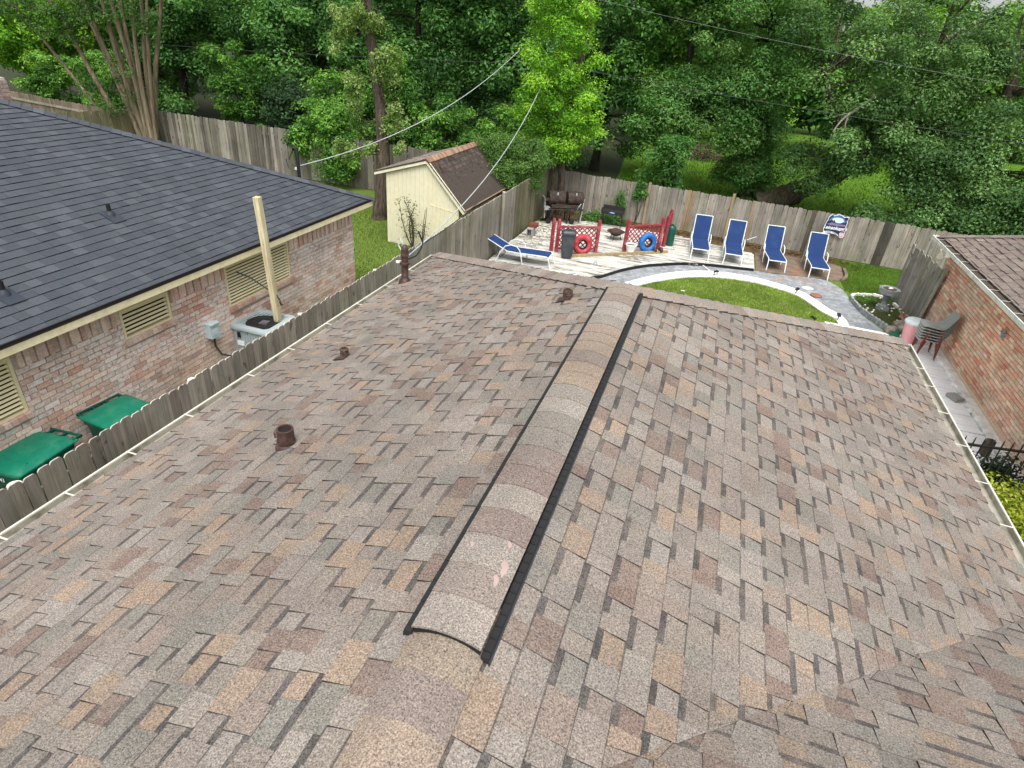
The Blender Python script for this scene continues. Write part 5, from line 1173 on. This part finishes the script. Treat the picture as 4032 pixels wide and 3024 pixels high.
# right hand oaks
tree('oak_tree', (3.2, 31.2, 0), [([(2.9, 31.4, -.1), (3.7, 31.2, .35), (4.6, 31.0, 1.0), (5.8, 30.7, 2.0), (6.6, 30.4, 3.6), (7.4, 30.2, 5.6)], .62, .22), ([(5.8, 30.7, 2.0), (4.9, 30.2, 3.6), (3.8, 29.8, 5.4)], .25, .12)],
     [((5.2, 30.2, 7.0), (4.2, 3.0, 3.2), 70), ((5.8, 28.6, 3.4), (2.0, 1.4, 1.9), 30), ((4.4, 29.6, 2.0), (1.1, .9, 1.0), 14), ((7.2, 28.8, 5.0), (2.6, 1.8, 2.4), 34)], 380, .125, .75, G_OAK, 'large oak with thick leaning trunk behind the back fence sign', 50, 'bark_grey', group='trees beyond the fences', nl=30, limb_r=.09, ntw=90)
tree('oak_tree', (11.3, 30.5, 0), [([(11.3, 30.5, 0), (11.0, 30.2, 2), (10.4, 30, 4.2), (10.0, 29.8, 6.5)], .42, .15)],
     [((10.6, 29.6, 6.2), (3.6, 2.6, 3.6), 64), ((9.4, 28.2, 3.0), (2.0, 1.5, 1.8), 32), ((12.2, 28.4, 2.6), (2.2, 1.5, 1.9), 34), ((9.2, 27.6, 1.5), (1.0, .9, .9), 14), ((8.0, 27.9, 2.3), (1.6, .9, 1.3), 34), ((9.6, 27.4, 1.2), (1.7, .9, .9), 26), ((11.0, 27.2, 1.6), (1.8, .9, 1.2), 28)], 380, .125, .75, G_OAK, 'drooping oak at the right edge above the brick house roof', 51, 'bark_grey', group='trees beyond the fences', nl=30, limb_r=.08, ntw=90)
tree('ivy_trunk_tree', (2.1, 31.6, 0), [([(2.1, 31.6, 0), (2.0, 31.6, 2.2), (1.8, 31.5, 4.5), (1.4, 31.4, 7)], .34, .15)],
     [((2.0, 31.4, 1.2), (1.25, .8, 1.4), 44), ((1.9, 31.3, 3.0), (.9, .8, 1.6), 26), ((.6, 30.6, 7.2), (3.4, 2.6, 3.0), 64), ((.9, 29.2, 4.7), (2.0, 1.2, 1.3), 30), ((-.9, 29.6, 4.0), (2.3, 1.2, 1.5), 52), ((.8, 29.4, 3.1), (.9, .8, .8), 14), ((-2.2, 28.6, 3.1), (1.0, .8, 1.1), 20)], 330, .13, .7, G_DARK[1:]+[srgb(88, 114, 60)], 'tree with ivy wrapped trunk left of the leaning oak', 52, 'bark_dark', group='trees beyond the fences', nl=26, limb_r=.07, ntw=70)
tree('background_tree', (-1.2, 27.6, 0), [([(-1.2, 27.6, 0), (-1.0, 27.5, 1), (-1.2, 27.6, 2.2)], .08, .03)], [((-1.4, 27.4, 1.7), (1.1, .9, 1.4), 30)], 240, .12, .5, G_DARK[1:], 'leafy shrub at the back fence right of the bright green tree', 53, cat='shrub', group='shrubs along the fence', nl=8, limb_r=.02, ntw=10)
tree('background_tree', (5.8, 26.6, 0), [([(5.8, 26.6, 0), (6.0, 26.5, .6), (6.1, 26.6, 1.0)], .05, .03)], [((7.6, 27.2, .55), (2.6, 1.2, .75), 40)], 160, .12, .45, G_OAK[:3], 'low dark brush at the back fence right of the sign', 54, cat='shrub', group='shrubs along the fence', nl=8, limb_r=.02, ntw=10)
FARL = ['pale far tree in the clearing left of the ivy trunk', 'far tree behind the clearing at the ivy trunk', 'far tree behind the leaning oak', 'far tree seen through the gap right of the leaning oak', 'far tree at the right edge of the field', 'far tree behind the bright green tree top', 'far tree over the yellow shed, at the skyline', 'far tree at the skyline left of the vine covered tree', 'far tree at the skyline above the silver fence', 'far tree at the skyline above the many stemmed tree', 'far tree at the skyline of the left corner']
for i, (x, y, h, rad) in enumerate(((-3.0, 47, 10, 4.5), (3.5, 50, 11.5, 4.6), (9.5, 49, 11.5, 4.8), (15.5, 47, 11.5, 4.8), (21.5, 45, 11, 4.5), (-9.5, 45, 11.5, 4.8), (-16, 44, 11.5, 4.8), (-23, 44, 12, 5), (-31, 43, 12, 5), (-39, 42, 12, 5), (-47, 40, 12, 5))):
    bgtree(x, y, h, rad, [srgb(58, 86, 40), srgb(82, 112, 54), srgb(108, 136, 74), srgb(132, 156, 96)] if i == 0 else (G_MID if i < 5 else G_DARK), FARL[i], 70+i, 56, 190, .30, low=1.8 if i < 5 else .5, ntw=20)
rs = np.random.default_rng(5)
blobs = [((x, 62+rs.uniform(-2, 2), 4.2), (5, 2.5, 5.2), 50) for x in range(-78, 44, 6)]
Pw = crown_pts(blobs, 60, .8, 1.6, rs, 0, G_DARK[1:], .4)
tag(leafmesh('wood', *Pw[:6], None, kind='stuff'))
# bright green tree in the fence corner
tree('bright_tree', (-4.85, 23.1, 0), [([(-4.75, 23.2, 0), (-4.85, 23.2, 1.4), (-5.0, 23.3, 2.8), (-4.75, 23.2, 4.4), (-4.5, 23.2, 6.0), (-4.6, 23.2, 7.5)], .15, .05), ([(-5.05, 22.9, 0), (-5.1, 23.0, 1.3), (-5.4, 23.0, 2.8), (-5.8, 23.1, 4.2)], .10, .05)],
     [((-5.2, 23.1, 6.0), (1.75, 1.4, 1.6), 60), ((-5.5, 22.9, 4.2), (1.95, 1.4, 1.35), 60), ((-5.0, 22.9, 2.7), (1.35, 1.2, .85), 32), ((-5.7, 23.2, 7.5), (1.2, 1.1, 1.0), 24), ((-4.1, 22.9, 3.4), (.75, .8, 1.2), 16)], 210, .095, .42, G_BRIGHT, 'bright green tree rising from the fence corner behind the grill', 100, 'bark_grey', nl=30, limb_r=.035, ntw=80)
tree('feathery_tree', (-5.95, 21.4, 0), [([(-5.6, 21.9, 0), (-5.7, 21.7, 1.0), (-5.9, 21.5, 1.9), (-6.1, 21.4, 2.6)], .07, .03)],
     [((-6.1, 21.0, 2.35), (1.35, .9, .65), 46), ((-6.1, 20.6, 1.75), (.9, .7, .5), 26), ((-5.3, 20.9, 2.0), (.6, .7, .9), 26), ((-6.9, 20.8, 2.6), (.6, .5, .35), 12)], 240, .07, .30, [srgb(70, 104, 48), srgb(92, 130, 62), srgb(116, 152, 78)], 'small feathery tree drooping over the dark roof of the yellow shed', 101, 'bark_grey', drape=.5, nl=24, limb_r=.02, ntw=40)
# vine covered tree
vt = [([(-10.1, 18.9, -.05), (-10.05, 18.9, .4), (-9.98, 18.95, 1.2), (-9.95, 19.0, 2.4), (-10.05, 19.1, 3.6), (-10.3, 19.2, 4.8), (-10.5, 19.3, 6.2), (-10.6, 19.4, 8)], .27, .13)]
vb = [((-10.5, 18.9, 6.0), (1.1, .7, .5), 26), ((-11.4, 19.0, 5.7), (.7, .5, .7), 10), ((-11.2, 18.8, 2.2), (.7, .35, .28), 14), ((-10.75, 18.8, 3.9), (.22, .25, 1.2), 16), ((-9.5, 18.8, 4.7), (.4, .35, .8), 17), ((-9.45, 18.8, 3.3), (.36, .3, .7), 12), ((-9.85, 18.75, 5.0), (.3, .25, .4), 7), ((-9.3, 18.8, 2.45), (.16, .2, .3), 4), ((-10.6, 18.8, 7.4), (1.6, 1.2, .9), 30), ((-10.3, 18.75, 2.3), (.2, .2, .3), 4)]
tree('vine_tree', (-10.1, 18.9, 0), vt, vb, 130, .085, .22, G_VINE, 'tall grey trunk draped in pale green vines behind the yellow shed', 102, 'bark_grey', drape=1.3, nl=30, limb_r=.02, ntw=60)
# crape myrtle
stems = []
rs = np.random.default_rng(8)
base_c = np.array([-22.6, 21.7, 0.0])
tips = [(-28.6, 21.7, 5.6), (-27.4, 21.9, 5.4), (-26.3, 22.4, 5.8), (-25.2, 21.5, 5.9), (-24.6, 22.2, 6.2), (-24.0, 21.6, 6.3), (-23.4, 22.3, 6.4), (-22.9, 21.6, 6.4), (-22.4, 22.4, 6.5), (-21.9, 21.8, 6.5), (-20.8, 21.7, 6.4), (-25.8, 22.1, 5.5), (-20.6, 22.2, 6.2)]
for i, tpt in enumerate(tips):
    b0 = base_c+np.array([(tpt[0]+23)*.10+rs.normal(0, .12), rs.normal(0, .18), 0]); t3 = np.array(tpt)+np.array([0, 0, 1.5])*(1 if i else 0)
    m1 = b0*.62+t3*.38+np.array([0.10*rs.normal(), 0, .25]); m2 = b0*.3+t3*.7+np.array([.12*rs.normal(), 0, .15]); stems.append(([tuple(b0), tuple(m1), tuple(m2), tuple(t3)], .125 if i not in (0, 10) else .09, .04))
tree('crape_myrtle', tuple(base_c), stems, [((-24.5, 21.6, 7.4), (4.2, 1.6, 1.2), 70), ((-28.0, 21.4, 5.5), (1.8, .9, .8), 26), ((-26.3, 21.2, 4.8), (1.8, .5, .8), 22), ((-24.2, 21.1, 5.4), (2.0, .4, .6), 18), ((-23.9, 21.2, 2.6), (1.6, .4, 1.5), 12), ((-21.5, 21.3, 5.4), (.9, .5, .8), 10)], 110, .10, .40, [srgb(52, 84, 40), srgb(70, 104, 48), srgb(90, 126, 60)], 'many stemmed tree with fanning tan trunks behind the charcoal roof', 103, 'bark_crape', nl=30, limb_r=.03, ntw=50)
# shrub against the shed
sb = root('bare_shrub', (-7.55, 16.3, 0), 'thin twiggy shrub with sparse leaves in front of the yellow shed wall', 'shrub')
rs = np.random.default_rng(9); mb_ = MB(); cen = []
for (tx, ty, tz) in ((-7.93, 16.25, 1.45), (-7.78, 16.3, 1.50), (-7.62, 16.2, 1.45), (-7.45, 16.3, 1.35), (-7.55, 16.2, 1.1), (-7.12, 16.3, 1.32), (-7.05, 16.25, 1.40)):
    b0 = np.array([-7.5, 16.25, .1]) if tx < -7.3 else np.array([-7.22, 16.25, .1]); l_ = limb(b0, (tx, ty, tz), .02, rs, 7); mb_.tube(l_, np.linspace(.022, .006, 7), 5); cen += list(l_[2:] if tx < -7.3 else l_[2:4])
mb_.build('stem', 'bark_grey', sb); cen = np.array(cen)
P_ = (cen[:, None]+rs.normal(0, .065, (len(cen), 30, 3))).reshape(-1, 3); n = len(P_); N_ = rs.normal(size=(n, 3))+np.array([0, 0, .5]); N_ /= np.linalg.norm(N_, axis=1)[:, None]; d = rs.normal(size=(n, 3)); d -= N_*np.sum(d*N_, 1)[:, None]; d /= np.linalg.norm(d, axis=1)[:, None]
cc = np.array([srgb(70, 88, 44), srgb(92, 104, 60), srgb(60, 72, 40)])[rs.integers(0, 3, n)]
leafmesh('crown', P_, d, N_, rs.uniform(.035, .06, n), rs.uniform(.02, .035, n), cc, sb)
def plant(name, c, rad, n, leaf, pal, label, cat, seed, group=None):
    rs = np.random.default_rng(seed); r = root(name, (c[0], c[1], 0), label, cat, group)
    P_, d, N_, L_, W__, C_, cen = crown_pts([(c, rad, n)], 60, leaf, max(rad)*.35, rs, 0, pal, .3)
    P_[:, 2] = np.maximum(P_[:, 2], .03); leafmesh('foliage', P_, d, N_, L_, W__, C_, r)
    mb = MB()
    for q in cen[:10]: mb.tube(limb((c[0], c[1], 0), q, .03, rs, 4), [.01, .008, .006, .004], 4)
    mb.build('stem', 'bark_grey', r); return r
plant('gold_shrub', (5.62, 8.75, .5), (.65, .75, .45), 60, .07, [srgb(140, 160, 40), srgb(176, 190, 60), srgb(204, 212, 96), srgb(100, 130, 40)], 'yellow green leafy shrub below the right gutter', 'shrub', 1)
plant('dark_shrub', (5.95, 9.95, .42), (.6, .55, .4), 34, .075, [srgb(28, 44, 28), srgb(40, 60, 36), srgb(54, 74, 48)], 'dark glossy shrub growing through the black iron fence', 'shrub', 2)
plant('vine_clump', (-1.95, 23.75, 1.15), (.22, .1, .38), 12, .12, G_DARK[1:], 'ivy clump hanging on the back fence left of the tan post', 'vine', 3, 'ivy on the back fence')
plant('vine_clump', (-2.6, 23.65, .55), (.22, .14, .5), 14, .10, G_DARK[1:], 'thin ivy strand on the back fence above the charcoal grill', 'vine', 4, 'ivy on the back fence')
plant('ground_ivy', (-2.9, 22.95, .18), (1.0, .3, .2), 26, .10, G_DARK[1:], 'low ivy at the fence foot behind the charcoal grill', 'plant', 5)
plant('bed_plant', (5.45, 18.9, .06), (.28, .5, .08), 12, .05, G_MID, 'small green bedding plants in the scalloped stone bed', 'plant', 6)
rs = np.random.default_rng(12)
fl = MB()
for i in range(26):
    x, y = rs.uniform(5.2, 6.1), rs.uniform(17.6, 19.5); fl.lathe([(.008, 0), (.03, .03), (.005, .04)], (x, y, rs.uniform(.06, .14)), 6)
o = fl.build('blossoms', 'flower_white', fbed); o['kind'] = 'stuff'
plant('pink_flower', (6.2, 18.0, .2), (.12, .14, .14), 8, .05, [srgb(232, 150, 150), srgb(240, 196, 190), srgb(120, 140, 80)], 'pink flowering plant at the foot of the leaning boards', 'plant', 7)
RL = ['large pale rock at the end of the scalloped bed', 'flat brown rock between the bed and the pink bin', 'dark rock behind the flat brown rock', 'small white rock in front of the pink bin']
for i, (c, s) in enumerate((((5.66, 16.72, .12), (.36, .30, .30)), ((5.98, 17.15, .12), (.62, .40, .28)), ((6.15, 17.5, .12), (.3, .3, .3)), ((5.85, 16.5, .06), (.2, .2, .18)))):
    boulder('rock', c, s, 'rock' if i < 3 else 'white_stone', RL[i], 'rock', 'rocks beside the flower bed', i)
tag(MB().add([(5.50, 16.25, .06), (5.85, 16.3, .06), (5.80, 16.65, .22), (5.62, 16.6, .2), (5.5, 16.25, .04), (5.85, 16.3, .04), (5.8, 16.65, .2), (5.62, 16.6, .18)], [(0, 1, 2, 3), (7, 6, 5, 4), (0, 4, 5, 1), (1, 5, 6, 2), (2, 6, 7, 3), (3, 7, 4, 0)]).build('green_tarp', 'teal_sheet'), 'small dark green folded sheet by the roof corner', 'tarp')
pb = root('pink_bin', (6.0, 16.35, 0), 'pink round bin with pale lid beside the stacked chairs', 'bin')
MB().lathe([(.17, 0), (.18, .02), (.23, .55), (.24, .56)], (6.0, 16.35, 0), 24).build('body', 'pink_plastic', pb, smooth=True)
MB().lathe([(.25, .555), (.255, .60), (.22, .64), (.05, .66)], (6.0, 16.35, 0), 24).build('lid', 'lid_white', pb, smooth=True)
# stacked chairs
def chair(label, x, y, z):
    r = root('stacking_chair', (x, y, z), label, 'chair', 'grey stacking chairs against the brick wall')
    prof = [(-.26, .43), (-.24, .455), (-.1, .445), (.08, .43), (.15, .44), (.20, .50), (.25, .60), (.31, .74), (.33, .78)]
    s = MB(); v = []; n = 7
    for i, (px_, pz_) in enumerate(prof):
        w_ = .23 if 0 < i < len(prof)-1 else .19
        for j in range(n):
            u_ = 2*j/(n-1)-1; v.append((px_+(.035*(1-u_*u_) if i > 4 else 0), w_*u_, pz_+(-.02*(1-u_*u_) if i <= 4 else 0)))
    f = [(i*n+j, (i+1)*n+j, (i+1)*n+j+1, i*n+j+1) for i in range(len(prof)-1) for j in range(n-1)]
    N = len(v); v2 = [(a_, b2, c2-.016) for a_, b2, c2 in v]; f2_ = [tuple(q+N for q in k)[::-1] for k in f]
    bd_ = [j for j in range(n)]+[i*n+n-1 for i in range(1, len(prof))]+[(len(prof)-1)*n+j for j in range(n-2, -1, -1)]+[i*n for i in range(len(prof)-2, 0, -1)]
    f3 = [(bd_[i], bd_[(i+1) % len(bd_)], bd_[(i+1) % len(bd_)]+N, bd_[i]+N) for i in range(len(bd_))]
    s.add(np.array(v)+np.array([x, y, z]), f+f2_+f3) if False else s.add(np.concatenate([np.array(v), np.array(v2)])+np.array([x, y, z]), f+f2_+f3)
    s.build('seat_shell', 'chair_grey', r, smooth=True, angle=60)
    for sx, sy in ((-1, -1), (-1, 1), (1, -1), (1, 1)):
        m_ = MB(); m_.tube([(x+sx*.10, y+sy*.20, z+.42), (x+sx*.16+.0, y+sy*.23, z+.2), (x+sx*.20, y+sy*.24, z+.0)], .013, 6); m_.build('leg', 'chair_leg', r)
    return r
c0 = chair('grey stacking chair, bottom of the stack against the brick wall', 6.14, 15.62, .075)
nm_ = ['second from the bottom', 'third from the bottom', 'third from the top', 'second from the top', 'top']
for i in range(5): dup(c0, (6.14, 15.62, .075+.066*(i+1)), 'grey stacking chair, %s of the stack against the brick wall' % nm_[i])
# ---------------------------------------------------------------- fence sign
sg = root('fence_sign', (4.8, 23.22, .8), 'shaped metal beer sign in dark blue hung on the back fence', 'sign')
sgo = np.array([4.42, 23.225, .80]); sw, shh = .72, .70
import math as _m
def sgp(u, v_, off): return np.array([sgo[0]+u*sw, sgo[1]-off-.0745*(u*sw), sgo[2]+v_*shh])
outl = [(0, .02), (.06, .10), (.02, .20), (.03, .42), (.06, .58), (.10, .70), (.09, .80), (.16, .92), (.22, .97), (.28, .90), (.36, .95), (.5, 1.0), (.64, .97), (.76, .90), (.84, .94), (.95, .92), (.94, .84), (.90, .76), (.95, .66), (.93, .50), (.97, .40), (.96, .20), (.98, .06), (.94, -.04), (.80, -.08), (.78, -.03), (.62, .04), (.45, .07), (.25, .06), (.10, .02), (.04, -.06)]
def sgpoly(pts, off, mat, nm, parent, th=.004):
    p = [sgp(u, v_, off) for u, v_ in pts]; return MB().extrude(p, (0, -th, 0)).build(nm, mat, parent)
cen_ = np.mean(np.array(outl), 0)
board = sgpoly(outl, 0, 'sign_white', 'board', sg, .008)
sgpoly([tuple(cen_+(np.array(q)-cen_)*.95) for q in outl], .009, 'sign_navy', 'printed_face', board, .001)
ar = [(.5+.36*_m.cos(t), .60+.34*_m.sin(t)) for t in np.linspace(.15, PI-.15, 16)]+[(.5+.28*_m.cos(t), .60+.27*_m.sin(t)) for t in np.linspace(PI-.15, .15, 16)]
sgpoly(ar, .0105, 'sign_arch', 'arch_print', board, .0006)
sgpoly([(.52+.26*_m.cos(t), .72+.13*_m.sin(t)) for t in np.linspace(0, 2*PI, 20, endpoint=False)], .0105, 'sign_sky', 'sky_print', board, .0006)
sgpoly([(.12, .50), (.3, .58), (.55, .55), (.88, .56), (.90, .48), (.5, .44), (.14, .46)], .0105, 'sign_mauve', 'lake_print', board, .0006)
sgpoly([(.25, .60), (.28, .72), (.33, .66), (.37, .72), (.42, .63), (.46, .60)], .0115, 'sign_dark', 'pine_print', board, .0006)
sgpoly([(.02, .02), (.10, .14), (.30, .17), (.5, .155), (.70, .08), (.74, -.01), (.62, .06), (.45, .09), (.25, .08), (.10, .04)], .0105, 'sign_white', 'banner_print', board, .0006)
sgpoly([(.76, .18), (.93, .20), (.94, .02), (.80, -.03), (.74, .08)], .0115, 'sign_pink', 'glass_print', board, .0006)
def sgtext(body, size, u, v_, rot, shear, mat):
    cu = bpy.data.curves.new('lettering', 'FONT'); cu.body = body; cu.size = size; cu.shear = shear; cu.extrude = .0006; cu.align_x = 'CENTER'; cu.offset = .0035 if shear else 0.0008
    ob = bpy.data.objects.new('lettering', cu); C.objects.link(ob); dg = bpy.context.evaluated_depsgraph_get(); me = bpy.data.meshes.new_from_object(ob.evaluated_get(dg)); bpy.data.objects.remove(ob)
    me.materials.clear(); me.materials.append(M[mat]); o = bpy.data.objects.new('lettering', me); C.objects.link(o); o.parent = board
    o.matrix_local = Matrix.Translation(Vector((sgp(u, v_, .0135)-wl(board)).tolist()))@Matrix.Rotation(-.0745, 4, 'Z')@Matrix.Rotation(PI/2, 4, 'X')@Matrix.Rotation(rot, 4, 'Z')
sgtext("Leinenkugel's", .135, .50, .29, .03, .35, 'sign_white'); sgtext('SUNSET', .055, .27, .092, 0.0, 0, 'sign_dark'); sgtext('WHEAT', .055, .57, .07, -.25, 0, 'sign_dark')
sgpoly([(.1, .245), (.5, .27), (.92, .25), (.92, .265), (.5, .285), (.1, .26)], .0115, 'sign_white', 'flourish_print', board, .0006)
# ---------------------------------------------------------------- wires
def wire(label, a, b, sag, r=.010, mat='wire_grey', n=18):
    a, b = np.array(a), np.array(b); t = np.linspace(0, 1, n)[:, None]; p = a*(1-t)+b*t; p[:, 2] -= (4*sag*t*(1-t))[:, 0]
    tag(MB().tube(p, r, 6).build('overhead_wire', mat, smooth=True), label, 'wire', 'overhead wires')
wire('thick twisted service wire from the charcoal roof mast up to the bright tree', NM+(0, 0, .42), (-7.5, 25.2, 5.35), .55, .011)
wire('service wire from the brown roof mast past the shed up into the bright tree', (mx, my, mz+.36), (-5.9, 23.6, 4.75), .62, .010)
wire('cable running along the top of the left picket fence beside the shed', (mx, my, mz+.42), (-5.0, 16.0, 2.3), .12, .010, 'wire_dark')
wire('upper pale utility wire crossing in front of the right oaks', (-6.3, 26.3, 7.4), (13.5, 26.3, 5.4), .25, .005, 'wire_dark2')
wire('lower dark utility wire crossing in front of the right oaks', (-6.3, 26.4, 4.95), (13.5, 26.4, 3.9), .12, .009, 'wire_dark')
wire('utility wire in the dark trees left of the bright tree', (-32, 26.3, 4.0), (-6.3, 26.3, 4.95), .15, .009, 'wire_dark')
# dead branches and brush
db = root('dead_branch', (4.7, 28.2, 0), 'pale dead branch hanging in front of the leaning oak', 'branch')
mb_ = MB(); rs = np.random.default_rng(3)
mb_.tube(limb((5.6, 29.6, 5.0), (4.9, 28.0, 4.3), .1, rs), np.linspace(.07, .05, 6), 6); mb_.tube(limb((4.9, 28, 4.3), (4.45, 28, 3.55), .1, rs), np.linspace(.055, .02, 6), 6); mb_.tube(limb((4.8, 28, 4.1), (5.0, 28, 3.4), .05, rs), np.linspace(.035, .015, 6), 6); mb_.tube(limb((4.5, 28, 3.6), (4.3, 28, 3.0), .0, rs), np.linspace(.02, .008, 6), 5); mb_.tube(limb((5.0, 28, 3.4), (4.9, 27.9, 2.9), 0, rs), np.linspace(.02, .008, 6), 5); mb_.tube(limb((4.85, 28, 4.2), (4.5, 27.9, 4.15), .05, rs), np.linspace(.02, .008, 6), 5)
mb_.build('limb', 'bark_dead', db, smooth=True)
br = MB(); rs = np.random.default_rng(4)
for i in range(90):
    c = np.array([rs.normal(-.6, 1.0), rs.normal(41.5, .6), abs(rs.normal(.3, .2))]); d_ = rs.normal(size=3)*np.array([.8, .5, .3]); br.tube(limb(c-d_, c+d_, .1, rs, 4), .02, 4, cap=False)
tag(br.build('brush_pile', 'bark_grey'), 'grey pile of cut branches on the far field', 'brush pile')
